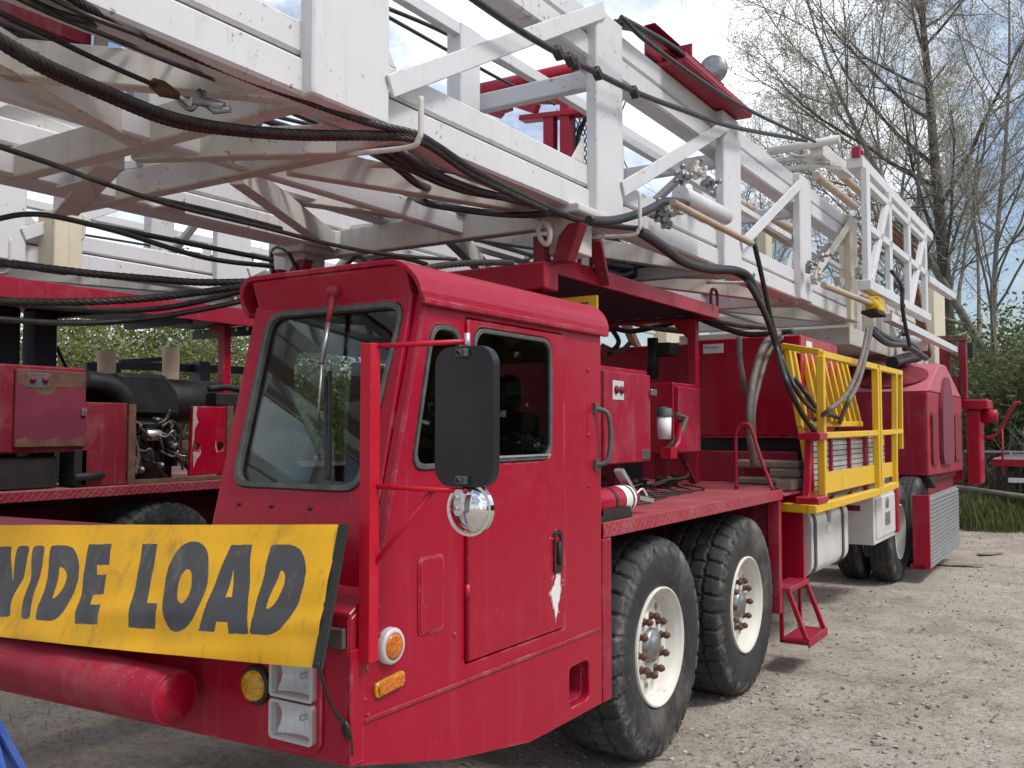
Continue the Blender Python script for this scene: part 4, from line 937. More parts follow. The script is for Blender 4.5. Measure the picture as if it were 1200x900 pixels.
for (a_, b_) in (((11.0, 3.0), (12.6, 3.65)), ((12.8, 3.6), (14.0, 2.95))): part(MB().bar((-2.52, a_[0], a_[1]), (-2.52, b_[0], b_[1]), .05, .08, (0, .5, .8)), 'rear_brace', 'white_worn')
part(B((-2.62, 10.95, 3.30), (-2.55, 16.4, 3.38)), 'rear_rail', 'white_worn')
# small flag-like white box over the far saddle
m = MB(); c = at(336, 300, Y=4.55); m.box(c+Vector((-.13, -.05, -.13)), c+Vector((.10, .05, .14))); part(m, 'junction_box', 'white_worn', .01)

# ---- hydraulic hoses on the rig (plumbed) ------------------------------------
def hose(pts, r, mat='hose', sub=8, parent=None, name='hydraulic_hose'):
    m = MB(); m.tube(smooth_path(pts, sub), r, 8); return m.build(name, mat, parent or rig)
def pl(X, *pp): return [at(px, py, X=X) for px, py in pp]
hose(pl(-2.05, (884, 286), (893, 325), (905, 380), (920, 425))+pl(-1.84, (945, 462), (962, 481), (985, 490)), .018)
hose(pl(-2.0, (876, 330), (895, 365), (910, 408))+pl(-1.84, (922, 448), (940, 485), (953, 503))+pl(-1.9, (960, 515)), .020)
hose(pl(-2.0, (880, 333), (900, 372), (915, 415))+pl(-1.84, (932, 455), (950, 478), (970, 487)), .016)
hose(pl(-2.12, (918, 388), (897, 403), (884, 440), (878, 480), (879, 515), (884, 545)), .028, 'hose_grey')
hose(pl(-2.15, (922, 392), (903, 408), (889, 450), (882, 490), (886, 540)), .022, 'hose_grey')
hose(pl(-2.2, (866, 395), (868, 430), (877, 470)), .022, 'hose_grey')
hose(pl(-1.62, (1017, 384), (1012, 410), (1003, 440), (990, 464), (970, 482))+pl(-1.93, (955, 492), (940, 498)), .018, 'hose_grey')
hose(pl(-1.62, (1021, 384), (1015, 415), (1006, 448), (992, 475))+pl(-1.93, (982, 500), (974, 515)), .018, 'hose_grey')
hose(pl(-1.9, (1020, 386), (1040, 402), (1062, 405), (1085, 420)), .035)
hose(pl(-1.9, (1024, 386), (1045, 398), (1066, 402), (1076, 410)), .03)
hose(pl(-1.75, (1045, 318), (1056, 335), (1058, 365), (1066, 405)), .02)
hose(pl(-2.3, (1045, 425), (1062, 420), (1075, 418)), .08)
# bunched hoses from the second hook down to the first drop
hose([at(748, 270, X=-2.16), at(775, 288, X=-2.16), at(800, 306, X=-2.16), at(830, 315, X=-2.16), at(862, 317, X=-2.12), at(878, 326, X=-2.08), at(890, 350, X=-2.03)], .030)
hose([at(755, 272, X=-2.2), at(785, 296, X=-2.2), at(812, 312, X=-2.2), at(848, 315, X=-2.16), at(876, 328, X=-2.1), at(893, 360, X=-2.03)], .024)
hose([at(690, 258, X=-2.2), at(720, 258, X=-2.2), at(755, 248, X=-2.18), at(780, 236, X=-2.18), at(805, 238, X=-2.18)], .024)
for pp, z in ((((445, 183), (480, 197), (520, 215), (560, 226), (592, 231)), 2.80), (((455, 178), (500, 205), (540, 222), (600, 233)), 2.81), (((470, 178), (510, 203), (555, 222), (610, 236)), 2.80), (((445, 182), (470, 200), (492, 217)), 2.81), (((500, 238), (560, 248), (610, 252), (650, 250)), 2.80)):
    hose([at(pp[0][0]-22, pp[0][1]-12, Z=z+.25)]+[at(px, py, Z=z) for px, py in pp]+[at(pp[-1][0]+25, pp[-1][1]+6, Z=z+.22)], .019)
for pp in (((655, 270), (700, 305), (745, 315)), ((664, 275), (705, 300), (760, 308), (800, 306)), ((655, 285), (720, 322), (745, 320)), ((712, 278), (735, 292), (800, 308))):
    hose([at(px, py, Y=6.6) for px, py in pp], .035)
hose([at(712, 320, Y=6.6), at(760, 310, Y=6.6), at(805, 307, Y=6.6)], .02)
for k, pp in enumerate((((706, 392), (730, 378), (770, 385), (815, 390)), ((706, 380), (740, 388), (790, 378), (815, 376)), ((705, 405), (725, 412), (740, 400)), ((816, 372), (850, 385), (880, 392), (930, 388)), ((822, 371), (860, 380), (900, 384)), ((708, 375), (725, 400), (712, 415)))):
    hose([at(px, py, Y=7.15) for px, py in pp], .022, 'hose' if k % 2 else 'hose_grey')
for pp in (((320, 320), (318, 300), (325, 290), (338, 297), (350, 322)), ((500, 310), (470, 302), (440, 305), (420, 318)), ((405, 312), (420, 300), (436, 316))):
    hose([at(px, py, Y=4.35) for px, py in pp], .014)

# gussets at the nodes and slack signal lines inside the mast
for (y, s_) in ((2.80, 1), (4.57, -1), (4.90, 1), (6.60, -1), (6.98, 1), (8.62, -1), (9.0, 1), (10.6, -1)):
    m = MB(); m.prism([(y, ZB+.28), (y+s_*.14, ZB+.28), (y, ZB+.44)], YZ(XN-.03), -.012, 0);
    part(m, 'gusset', 'white_worn', .002)
for y in (2.50, 3.04, 4.73, 6.79, 8.85):
    m = MB(); m.prism([(XN-.15, y+.14), (XN-.42, y+.14), (XN-.15, y+.36)], XY(ZB-.012), 0, .012); part(m, 'gusset_plate', 'white_worn', .002)
    m = MB(); m.prism([(XF+.22, y+.14), (XF+.50, y+.14), (XF+.22, y+.36)], XY(ZB-.012), 0, .012); part(m, 'gusset_plate', 'white_worn', .002)
rl_ = random.Random(9)
for k in range(9):
    x0 = XF+.4+1.5*rl_.random(); x1 = XF+.4+1.5*rl_.random(); z = 3.0+.35*rl_.random(); m = MB()
    m.tube(smooth_path([(x0, -1.0, z+.1), (x0*.6+x1*.4, 2.2, z-.08*rl_.random()), (x0*.3+x1*.7, 5.0, z+.04), (x1, 10.4, z+.1)], 8), rl_.choice((.008, .011, .014)), 6); m.build('signal_line', 'rope', mast)
# ================================================================== loose ropes: things of their own
def rope(pts, r, label, strands=True, mat='rope', group='wire ropes slung under the masts', name='wire_rope', cat='rope', lobes=7, pitch=.17):
    m = MB(); p = smooth_path(pts, 10)
    if strands: strand_rope(m, p, r, lobes, pitch, .008)
    else: m.tube(resample(p, .03), r, 8)
    return tag(m.build(name, mat), label, cat, group)
def D(*pp): return [at(px, py, d=d) for px, py, d in pp]
rope(D((-45, 15, 2.3), (0, 46, 2.45), (55, 76, 2.6), (110, 100, 2.8), (200, 136, 3.1), (280, 151, 3.35), (360, 157, 3.5), (440, 158, 3.65), (496, 163, 3.75), (560, 203, 4.2), (640, 243, 4.75), (690, 261, 5.1), (748, 268, 5.45)), .017, 'thickest twisted black wire rope sagging from the upper left corner to the second white hook')
rope(D((-45, 22, 2.33), (0, 52, 2.48), (55, 84, 2.63), (110, 108, 2.83), (200, 144, 3.13), (280, 156, 3.38), (360, 161, 3.52), (440, 161, 3.66), (494, 167, 3.74), (556, 207, 4.18), (640, 247, 4.72)), .014, 'slimmer twisted rope lying along the lower side of the thickest sagging rope')
rope(D((60, -22, 2.5), (88, 0, 2.6), (130, 23, 2.75), (200, 55, 2.95), (280, 88, 3.2), (350, 115, 3.4), (430, 143, 3.6), (490, 158, 3.72), (520, 178, 3.9)), .015, 'twisted wire rope running down past the broad white mast plate to the first hook')
rope(D((-20, 4, 2.4), (0, 15, 2.5), (60, 44, 2.7), (120, 73, 2.9), (182, 100, 3.1)), .009, 'stiff pendant line ending in a rusty socket under the mast', False, name='pendant_line', cat='line')
m = MB(); m.tube([at(178, 97, d=3.1), at(190, 104, d=3.13), at(208, 112, d=3.18)], .02, 10, radii=[.018, .028, .014]); tag(m.build('rope_socket', 'rust'), 'rusty tapered rope socket hanging at the end of the pendant line', 'socket')
m = MB(); m.tube(smooth_path(D((204, 109, 3.2), (212, 120, 3.2), (224, 128, 3.2), (232, 118, 3.2), (240, 108, 3.22)), 5), .010, 8); m.tube(D((226, 116, 3.18), (250, 122, 3.2), (262, 126, 3.2)), .018, 10); m.tube(D((232, 106, 3.2), (238, 118, 3.2), (252, 130, 3.2), (270, 128, 3.2)), .013, 8)
tag(m.build('shackle', 'steel'), 'grey steel shackle with a bolt joined to the rusty rope socket', 'shackle')
rope([at(px, py, Z=2.80) for px, py in ((-30, -22), (0, -12), (60, 16), (140, 48), (212, 78))]+[at(290, 108, Z=2.97)], .008, 'plain dark line between the pendant line and the upper twisted ropes', False)
rope([at(px, py, Z=2.82) for px, py in ((10, -12), (60, 12), (97, 24))]+[at(160, 44, Z=2.99)], .011, 'short visible length of rope crossing the upper left corner, nearer the edge', False)
rope([at(px, py, Z=2.81) for px, py in ((45, -10), (100, 17), (155, 38))]+[at(215, 60, Z=2.99)], .008, 'thin line just above the plain dark line at the upper left', False)
for k, (pp, lab) in enumerate(((((45, 97, 3.6), (110, 118, 3.8), (172, 130, 4.0)), 'upper of the short dark hoses behind the first cross beam'), (((60, 100, 3.6), (110, 122, 3.8), (150, 134, 3.9)), 'lower of the short dark hoses behind the first cross beam'))):
    rope(D(*pp), .034, lab, False, 'hose', None, 'dark_hose', 'hose')
rope(D((-25, 162, 2.7), (0, 172, 2.75), (60, 192, 2.9), (117, 213, 3.0), (200, 240, 3.3), (300, 264, 3.6), (400, 289, 4.0), (470, 300, 4.3), (535, 304, 4.5)), .009, 'thin dark line crossing in front of the second cross beam down to the cab roof', False)
rope(D((180, 232, 3.6), (260, 250, 3.8), (330, 268, 4.0)), .010, 'short thin line just behind the line that crosses to the cab roof', False)
rope(D((-20, 262, 3.6), (0, 256, 3.65), (30, 251, 3.7), (66, 254, 3.75), (140, 272, 3.9), (240, 302, 4.1), (320, 312, 4.3)), .011, 'smooth black hose arching over the node of the cross beams at the left', False, 'hose', None, 'black_hose', 'hose')
rope(D((100, 262, 3.9), (170, 275, 4.0), (240, 289, 4.2), (320, 305, 4.4)), .012, 'second smooth black hose running just above the arching one', False, 'hose', None, 'black_hose', 'hose')
rope(D((-25, 303, 3.6), (0, 308, 3.65), (60, 315, 3.75), (120, 322, 3.85), (180, 327, 3.95), (240, 331, 4.05), (330, 329, 4.2), (400, 326, 4.35)), .016, 'topmost twisted rope of the four slung left of the cab roof', lobes=6)
rope(D((-25, 353, 3.4), (0, 353, 3.45), (60, 354, 3.55), (120, 353, 3.65), (180, 349, 3.75), (240, 342, 3.9), (300, 334, 4.05), (380, 328, 4.2)), .015, 'second twisted rope from the top left of the cab roof', lobes=6)
rope(D((0, 354, 3.6), (50, 359, 3.65), (130, 364, 3.75), (190, 361, 3.85), (240, 352, 3.95), (295, 339, 4.1), (350, 331, 4.2)), .012, 'third line from the top left of the cab roof, thin and sagging', False)
rope(D((-25, 371, 3.4), (0, 374, 3.45), (60, 378, 3.55), (120, 378, 3.65), (180, 372, 3.8), (240, 362, 3.9), (300, 349, 4.05), (350, 336, 4.15)), .0115, 'lowest line left of the cab roof, crossing the green trees', False)
rope(D((484, 318, 4.1), (520, 311, 4.3), (560, 308, 4.5), (600, 308, 4.7)), .016, 'twisted rope lying along the red beam behind the cab roof', lobes=6)
rope(pl(-2.26, (545, -8), (600, 30), (650, 60), (700, 86), (745, 108), (800, 129), (860, 149), (945, 165)), .017, 'taut dark line clipped diagonally across the outside of the white mast posts', False)
rope(pl(-2.2, (728, 20), (770, 58), (865, 122), (955, 166)), .014, 'slack line running down beside the red hose tray', False)
rope(D((455, 10, 6.5), (520, 38, 6.9), (600, 82, 7.5), (735, 155, 9.0)), .016, 'upper of two parallel lines seen against the sky through the mast', False)
rope(D((455, 20, 6.0), (530, 62, 6.6), (600, 100, 7.2), (650, 122, 7.8)), .013, 'lower of two parallel lines seen against the sky through the mast', False)
rope(D((826, 112, 7.0), (836, 160, 7.0), (845, 205, 7.1)), .010, 'thin cord hanging down inside the third white post', False, 'hose', None, 'cord', 'cord')

for (px, py), lab in (((654, 62), 'dark clamp on the diagonal line, highest of the five'), ((668, 70), 'dark clamp second from the top on the diagonal line'), ((673, 74), 'dark clamp in the middle of the five on the diagonal line'), ((700, 86), 'dark clamp on the diagonal line at the left edge of the second mast post'), ((743, 108), 'dark clamp on the diagonal line just right of the second mast post')):
    c = at(px, py, X=-2.26); m = MB(); m.bar(c+Vector((0, -.03, .018)), c+Vector((0, .03, -.018)), .044, .044); tag(m.build('cable_clamp', 'dark', bevel=.006), lab, 'clamp', 'clamps on the diagonal line')
# ================================================================== banner
nu, nv = 1080, 230
polys_px = []
z5 = lambda L: [(x/5., 600+y/5.) for x, y in L]
z2 = lambda L: [(x/2., 600+y/2.) for x, y in L]
letters = [
 (z5([(-200, 205), (-112, 205), (-112, 400), (-35, 205), (60, 203), (78, 205), (80, 300), (78, 415), (115, 200), (185, 200), (172, 300), (145, 390), (100, 470), (72, 530), (58, 615), (-28, 612), (-22, 470), (-90, 610), (-190, 608)]), None),
 (z5([(203, 199), (275, 197), (266, 300), (245, 400), (213, 490), (196, 560), (192, 632), (125, 628), (133, 560), (165, 480), (190, 400), (198, 300)]), None),
 (z5([(306, 197), (400, 197), (440, 215), (466, 255), (480, 320), (478, 390), (456, 455), (420, 530), (390, 590), (355, 628), (320, 643), (228, 636), (240, 560), (280, 470), (296, 390), (300, 300)]), z5([(366, 325), (385, 330), (403, 350), (408, 385), (398, 425), (380, 465), (352, 500), (327, 515), (345, 450), (360, 390)])),
 (z5([(527, 192), (672, 190), (655, 313), (586, 315), (580, 370), (638, 370), (618, 485), (553, 487), (540, 545), (607, 545), (583, 662), (445, 655), (452, 590), (485, 480), (512, 340)]), None),
 (z5([(845, 190), (928, 187), (913, 300), (867, 533), (928, 538), (893, 683), (750, 677), (790, 500), (826, 320)]), None),
 (z2([(450, 70), (468, 70), (485, 82), (495, 105), (498, 140), (492, 180), (480, 215), (460, 250), (438, 273), (415, 282), (396, 277), (386, 258), (382, 225), (386, 180), (396, 138), (412, 100), (430, 78)]), z2([(444, 135), (453, 137), (458, 150), (457, 180), (448, 205), (436, 217), (426, 213), (420, 195), (423, 170), (432, 148)])),
 (z2([(470, 280), (545, 78), (594, 77), (586, 287), (540, 286), (541, 260), (515, 258), (508, 282)]), z2([(555, 135), (552, 201), (538, 202)])),
 (z2([(637, 77), (685, 77), (705, 86), (718, 108), (723, 140), (718, 175), (705, 215), (685, 250), (660, 278), (635, 290), (588, 287), (600, 245), (620, 160)]), z2([(662, 137), (670, 142), (673, 155), (670, 175), (658, 203), (645, 222), (628, 231), (640, 195), (655, 160)])),
]
for i_, r_ in ((0, 5), (1, 6), (2, 4), (5, 11), (7, 4)): letters[i_] = (rpoly(letters[i_][0], r_, 5), rpoly(letters[i_][1], 8, 5) if letters[i_][1] else None)
def inside(x, y, pl_):
    c = False; j = len(pl_)-1
    for i in range(len(pl_)):
        xi, yi = pl_[i]; xj, yj = pl_[j]
        if (yi > y) != (yj > y) and x < (xj-xi)*(y-yi)/(yj-yi)+xi: c = not c
        j = i
    return c
lb = [(min(p[0] for p in o), max(p[0] for p in o), min(p[1] for p in o), max(p[1] for p in o), o, h) for o, h in letters]
def is_ink(x, y):
    for x0, x1, y0, y1, o, h in lb:
        if x0 <= x <= x1 and y0 <= y <= y1 and inside(x, y, o) and not (h and inside(x, y, h)): return 1
    return 0
bTL, bTR = Vector((-4.45, 2.085, 1.225)), Vector((-1.925, 2.085, 1.366))
bBL, bBR = Vector((-4.45, 1.862, .862)), Vector((-1.90, 1.955, .978))
def bpt(s, t):
    p = bTL.lerp(bTR, s).lerp(bBL.lerp(bBR, s), t)
    p.z -= .012*math.sin(math.pi*s)*(t)
    return p
vs = []; fs = []; mi = []
nrm = Vector((0, -.9, .3)).normalized()
for j in range(nv+1):
    for i in range(nu+1):
        s, t = i/nu, j/nv; p = bpt(s, t)
        w = mnoise.noise(Vector((s*9, t*1.3, 3)))*.022+mnoise.noise(Vector((s*26+t*3, t*2.2, 8)))*.006+mnoise.noise(Vector((s*5+t*2.5, t*5, 1)))*.010
        vs.append(p+nrm*(w*(.35+.65*t)+.010*math.sin(math.pi*t)))
for j in range(nv):
    for i in range(nu):
        a = j*(nu+1)+i; fs.append((a, a+1, a+nu+2, a+nu+1))
        x, y = to_px(bpt((i+.5)/nu, (j+.5)/nv)); mi.append(is_ink(x, y))
mb = MB(); mb.v = vs; mb.f = fs; mb.mi = mi; mb.sm = [True]*len(fs)
ban = mb.build('wide_load_banner', ['banner', 'letters'])
tag(ban, 'yellow vinyl WIDE LOAD banner hung across the front of the red truck', 'banner')
m = MB(); pth = [bpt(1, t)+nrm*.004+Vector((.014, 0, 0)) for t in [i/12 for i in range(13)]]
for a, b in zip(pth, pth[1:]): m.bar(a, b, .034, .010, nrm)
m.build('edge_binding', 'ink', ban)
m = MB(); m.tube(smooth_path([bBR+Vector((.02, -.01, .02)), Vector((-1.905, 2.03, .85)), Vector((-1.895, 2.09, .775)), Vector((-1.89, 2.10, .70))], 6), .006, 6); m.tube(smooth_path([Vector((-1.9, 2.08, .80)), Vector((-1.885, 2.08, .775)), Vector((-1.9, 2.085, .75)), Vector((-1.91, 2.08, .775)), Vector((-1.9, 2.08, .80))], 4), .006, 6)
m.build('tie_cord', 'hose', ban)

# ================================================================== fire extinguisher lying on the deck edge
ex = at(722, 580, Z=1.30)
EX = Vector((-1.99, 0, 1.31)); y0, y1 = 3.78, 4.20
m = MB(); m.lathe([(y0, .0005), (y0, .06), (y0+.02, .066), (y1-.05, .066), (y1-.01, .05), (y1+.01, .028), (y1+.05, .026), (y1+.055, .0005)], (EX.x, 0, EX.z), 'Y', 28); fe = m.build('fire_extinguisher', 'red')
tag(fe, 'red fire extinguisher strapped on its side behind the cab', 'fire extinguisher')
m = MB(); m.lathe([(y1-.17, .0672), (y1-.06, .0672)], (EX.x, 0, EX.z), 'Y', 28); m.build('instruction_label', 'label', fe)
m = MB(); m.lathe([(y0+.14, .0685), (y0+.165, .0685)], (EX.x, 0, EX.z), 'Y', 28); m.lathe([(y1-.1, .0685), (y1-.085, .0685)], (EX.x, 0, EX.z), 'Y', 28); m.build('strap', 'black', fe)
m = MB(); m.box((EX.x-.08, y0-.02, 1.232), (EX.x+.07, y0+.30, 1.26)); m.box((EX.x+.055, y0, 1.26), (EX.x+.07, y0+.28, 1.285)); m.build('bracket', 'dark', fe)
m = MB(); m.bar((EX.x, y1+.03, EX.z+.02), (EX.x-.02, y1-.08, EX.z+.14), .05, .02); m.bar((EX.x+.02, y1+.05, EX.z), (EX.x+.05, y1+.15, EX.z-.02), .03, .02); m.tube(smooth_path([(EX.x, y1+.04, EX.z), (EX.x+.02, y1+.1, EX.z+.04), (EX.x+.03, y1+.14, EX.z+.0)], 4), .006, 6); m.build('valve_handle', 'alu', fe)

# ================================================================== timber blocks
TG = 'grey timber blocks stacked behind the hoop rail'
def plank(name, x0, x1, y0, y1, z0, z1, label):
    m = MB(); m.box((x0, y0, z0), (x1, y1, z1)); o = m.build(name, 'wood', bevel=.012); tag(o, label, 'timber', TG)
plank('timber_block', -2.42, -1.94, 6.98, 7.16, 1.352, 1.41, 'topmost grey timber block on the stack, the longest one')
plank('timber_block', -2.16, -1.93, 6.96, 7.18, 1.285, 1.35, 'short middle timber block in the stack, set to the right')
plank('timber_block', -2.38, -2.05, 6.90, 7.16, 1.234, 1.284, 'lowest timber block of the stack behind the hoop rail')
plank('timber_block', -2.04, -1.91, 6.72, 7.22, 1.202, 1.283, 'small timber block at the outer end of the bottom layer')
plank('timber_block', -1.98, -1.80, 7.28, 8.3, 1.13, 1.18, 'timber plank lying under the yellow platform kick plate')

# ================================================================== blue trestle in the lower left corner
tr = empty('trestle', (-3.0, 1.2, 0)); tag(tr, 'blue painted steel trestle leg with a bolt hole at the lower left', 'trestle')
def bl(px, py): return at(px, py, d=2.25)
a, b = bl(-38, 795), bl(14, 985)
dirv = (b-a).normalized(); m = MB(); m.bar(a, b, .075, .014, Vector((.2, -.9, .3))); m.bar(a+Vector((-.045, .02, 0)), b+Vector((-.045, .02, 0)), .014, .06, Vector((.2, -.9, .3)))
lg = m.build('trestle_leg', 'blue', tr, bevel=.004)
c = a.lerp(b, .52)+Vector((0, -.014, .01)); m = MB(); m.lathe([(0, .0005), (0, .013), (-.004, .013)], c, 'Y', 14); m.build('bolt_hole', 'ink', lg)
gz = b+dirv*((b.z)/(-dirv.z)) if dirv.z < 0 else b
m = MB(); m.bar(b, gz, .075, .014, Vector((.2, -.9, .3))); m.bar(gz+Vector((-.06, -.06, .006)), gz+Vector((.06, .06, .006)), .12, .012); m.build('trestle_foot', 'blue', tr)
m = MB(); top = a; m.bar(top+Vector((-.9, 0, .03)), top+Vector((.0, 0, .03)), .08, .08); m.bar(top+Vector((-.85, 0, 0)), Vector((top.x-1.1, top.y-.1, 0)), .075, .02, (0, 1, 0)); m.bar(top+Vector((-.85, 0, 0)), Vector((top.x-1.0, top.y+.5, 0)), .075, .02, (0, 1, 0)); m.bar(top, Vector((top.x-.05, top.y+.55, 0)), .07, .02, (0, 1, 0)); m.build('trestle_frame', 'blue', tr, bevel=.004)

# ================================================================== second rig, parked alongside
bpy.context.view_layer.update()
skip = {o for o in mast.children if o.name.split('.')[0] in ('rusty_rod', 'ram_barrel', 'valve', 'hand_winch', 'winch_base', 'chain', 'crown_plate', 'junction_box')} | {o for o in rig.children if o.name.split('.')[0] in ('control_cabinet', 'work_platform', 'louvre_panel', 'platform_hinge', 'grab_handle', 'pipework', 'loose_cable', 'fuel_filter', 'filter_pipe', 'cabinet_stand', 'hydraulic_hose', 'breather_pipe', 'hydraulic_tank', 'riser', 'hoop_rail', 'fleet_number', 'switch_cabinet', 'canopy', 'canopy_post', 'warning_plate', 'warning_text', 'mast_prop', 'rear_tank', 'tank_cradle', 'wheel_arch', 'deck', 'headache_beam', 'beam_strut')}
rig2 = copy_tree(rig, None, skip); rig2.location = (-3.45-4.15, 6.5-1.15, 0); WL[rig2] = Vector(rig2.location)
rig2['label'] = 'second red drilling rig behind, left of the cab, its engine and switch box exposed'
for o in list(rig2.children): WL[o] = WL[rig2]+o.location
P2 = rig2
def b2(mb, name, mat, bevel=.006, parent=None): return mb.build(name, mat, parent or P2, bevel=bevel)
X2 = -6.06; XC = -6.28
b2(B((-8.9, 2.6, 1.205), (X2, 9.0, 1.225)), 'deck', 'deck_tan')
# canopy on posts
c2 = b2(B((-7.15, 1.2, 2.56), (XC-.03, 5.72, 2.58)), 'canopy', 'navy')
b2(B((XC-.03, .9, 2.535), (XC, 5.75, 2.68)), 'canopy_edge', 'red_dull', .004, c2)
m = MB(); m.plate([(-7.15, 2.47), (XC-.03, 2.47), (XC-.03, 2.555), (-7.15, 2.555)], [circ(-6.42-.15*k, 2.535, .022, 12) for k in range(5)], XZ(5.72), 0, .02); b2(m, 'canopy_edge', 'navy', .0, c2)
for y in (2.2, 3.2, 4.2, 5.0): b2(B((-7.15, y, 2.50), (XC-.04, y+.06, 2.559)), 'canopy_purlin', 'navy', 0, c2)
pp = at(266, 553, Z=1.225); px_, py_ = -6.52, 5.56
m = MB(); m.box((px_-.04, py_-.04, 1.226), (px_+.04, py_+.04, 2.555)); m.prism([(0, 0), (-.18, 0), (0, -.18)], lambda u, v, w: Vector((px_-.04+u, py_+w, 2.555+v)), -.006, .006); b2(m, 'canopy_post', 'red', .004)
b2(B((-7.1, 2.4, 1.226), (-7.02, 2.5, 2.555)), 'canopy_post', 'red')
# dark columns at the left end
m = MB(); a = at(22, 430, X=-6.9); b_ = at(62, 430, X=-6.9); m.box((-7.1, at(-40, 430, X=-6.9).y, 1.24), (-6.9, at(24, 430, X=-6.9).y, 2.558)); m.box((-7.0, at(33, 430, X=-6.9).y, 1.24), (-6.85, at(63, 430, X=-6.9).y, 2.558)); m.bar(at(66, 405, X=-6.9), at(80, 436, X=-6.9), .03, .03); b2(m, 'air_cleaner', 'navy', .02)
# switch box with peeling door
XX = -6.25; yA, yB = 3.50, 4.08
m = MB(); m.box((XX-.35, yA-.08, 1.48), (XX-.012, yB, 2.085)); bx = b2(m, 'switch_cabinet', 'red_dark', .012)  # darker red stands in for the shade on this cabinet
m = MB(); m.box((XX-.012, yA+.05, 1.52), (XX+.012, yB-.01, 2.055)); dr = b2(m, 'cabinet_door', 'peel', .006, bx)  # dull purple of the door also carries the shade under the canopy
# bare brown metal where the door paint has peeled along the top and bottom
rr_ = random.Random(5); n = 24
top = [(yA+.06+(yB-yA-.08)*i/n, 1.94+.03*mnoise.noise(Vector((i*.5, 0, 0)))-(.06 if 5 < i < 13 else 0)) for i in range(n+1)]+[(yB-.02, 2.05), (yA+.06, 2.05)]
bot = [(yA+.06, 1.525), (yB-.02, 1.525)]+[(yB-.02-(yB-yA-.08)*i/n, 1.575+.03*mnoise.noise(Vector((i*.45, 5, 0)))) for i in range(n+1)]
for pl__ in (top, bot): m = MB(); m.prism(pl__, YZ(XX), .012, .0135); b2(m, 'peeled_paint', 'rust', 0, bx)
m = MB(); m.box((XX+.0135, yA+.13, 1.93), (XX+.017, yA+.29, 2.03)); b2(m, 'switch_plate', 'steel', .002, bx)
m = MB()
for k in (.165, .255): m.lathe([(0, .024), (.010, .022), (.018, .014), (.02, .0005)], (XX+.017, yA+k, 1.985), 'X', 14)
b2(m, 'switch_knobs', 'red_dark', 0, bx)
m = MB(); m.box((XX+.012, yB-.05, 1.74), (XX+.03, yB-.01, 1.79)); b2(m, 'latch', 'steel', .003, bx)
m = MB(); m.lathe([(1.85, .0005), (1.85, .06), (2.10, .065), (2.13, .05), (2.14, .0005)], (XX+.0, yA-.16, 0), 'Z', 18); m.tube([(XX, yA-.16, 1.84), (XX, yA-.16, 1.62)], .02, 8); b2(m, 'filter_bowl', 'red_dark', 0)
m = MB(); m.box((XX-.3, 3.2, 1.23), (XX-.05, 3.9, 1.45)); m.tube([(XX+.02, 3.98, 1.30), (XX+.02, 4.22, 1.31)], .03, 10); m.box((XX-.2, 4.0, 1.23), (XX, 4.1, 1.5)); b2(m, 'undergear', 'dark', .01)
# engine between scarred red panels
m = MB(); m.plate([(4.05, 1.23), (4.42, 1.23), (4.42, 1.84), (4.05, 1.84)], [], YZ(XX-.02), -.02, .02); m.box((XX-.3, 4.41, 1.23), (XX-.045, 4.44, 1.84)); b2(m, 'engine_panel', 'red_dark', .006)
m = MB(); m.box((XX-.0, 4.42, 1.23), (XX+.022, 4.48, 1.83)); m.box((XX, 4.48, 1.23), (XX+.02, 5.42, 1.262)); b2(m, 'engine_frame', 'rust', .003)
pn = [(5.0, 1.27), (5.36, 1.27), (5.36, 1.83), (5.02, 1.83)]
m = MB(); m.plate(pn, [circ(5.06, 1.50, .035, 12), circ(5.30, 1.50, .04, 12)], YZ(XX-.02), -.02, .02); p_ = b2(m, 'engine_panel', 'red', .006)
m = MB(); m.box((XX-.06, 5.36, 1.27), (XX+.01, 5.43, 1.84)); m.box((XX-.4, 5.05, 1.45), (XX-.3, 5.35, 1.55)); b2(m, 'panel_edge', 'rust', .004, p_)
for pts_ in (((5.02, 1.83), (5.06, 1.83), (5.05, 1.76), (5.07, 1.70), (5.035, 1.64), (5.03, 1.55), (5.015, 1.50)), ((5.022, 1.46), (5.05, 1.46), (5.085, 1.455), (5.10, 1.48), (5.10, 1.44), (5.06, 1.40), (5.03, 1.33)), ((5.25, 1.555), (5.26, 1.50), (5.275, 1.455), (5.26, 1.45), (5.245, 1.50))):
    m = MB(); m.plate(pts_, [], YZ(XX), .001, .003); b2(m, 'flaked_patch', 'chipped', 0, p_)
m = MB(); m.box((-7.6, 4.1, 1.80), (-6.6, 5.05, 2.08)); m.prism(rpoly([(4.6, 1.75), (5.15, 1.75), (5.12, 1.95), (5.0, 2.09), (4.55, 2.09)], .05), lambda u, v, w: Vector((w, u, v)), -7.4, -6.55); en = b2(m, 'engine', 'engine', .03)
m = MB(); m.tube(smooth_path([(XX-.25, 4.0, 2.0), (XX-.25, 4.25, 2.0), (XX-.25, 4.45, 1.97), (XX-.25, 4.55, 1.88), (XX-.25, 4.58, 1.78)], 6), .085, 16); m.tube([(XX-.25, 4.08, 2.0), (XX-.25, 4.22, 2.0)], .092, 16); b2(m, 'intake_pipe', 'engine', 0, en)
m = MB(); m.lathe([(5.05, .0005), (5.05, .17), (5.1, .19), (5.75, .19), (5.8, .0005)], (-6.75, 0, 1.88), 'Y', 24); b2(m, 'silencer', 'dark', 0, en)
m = MB(); m.box((-7.4, 4.45, 1.24), (-6.6, 5.1, 1.78)); m.lathe([(-.25, .0005), (-.25, .07), (.02, .07), (.02, .0005)], (-6.4, 4.85, 1.62), 'X', 16); m.lathe([(-.2, .0005), (-.2, .10), (.0, .10), (.0, .0005)], (-6.42, 4.72, 1.42), 'X', 16)
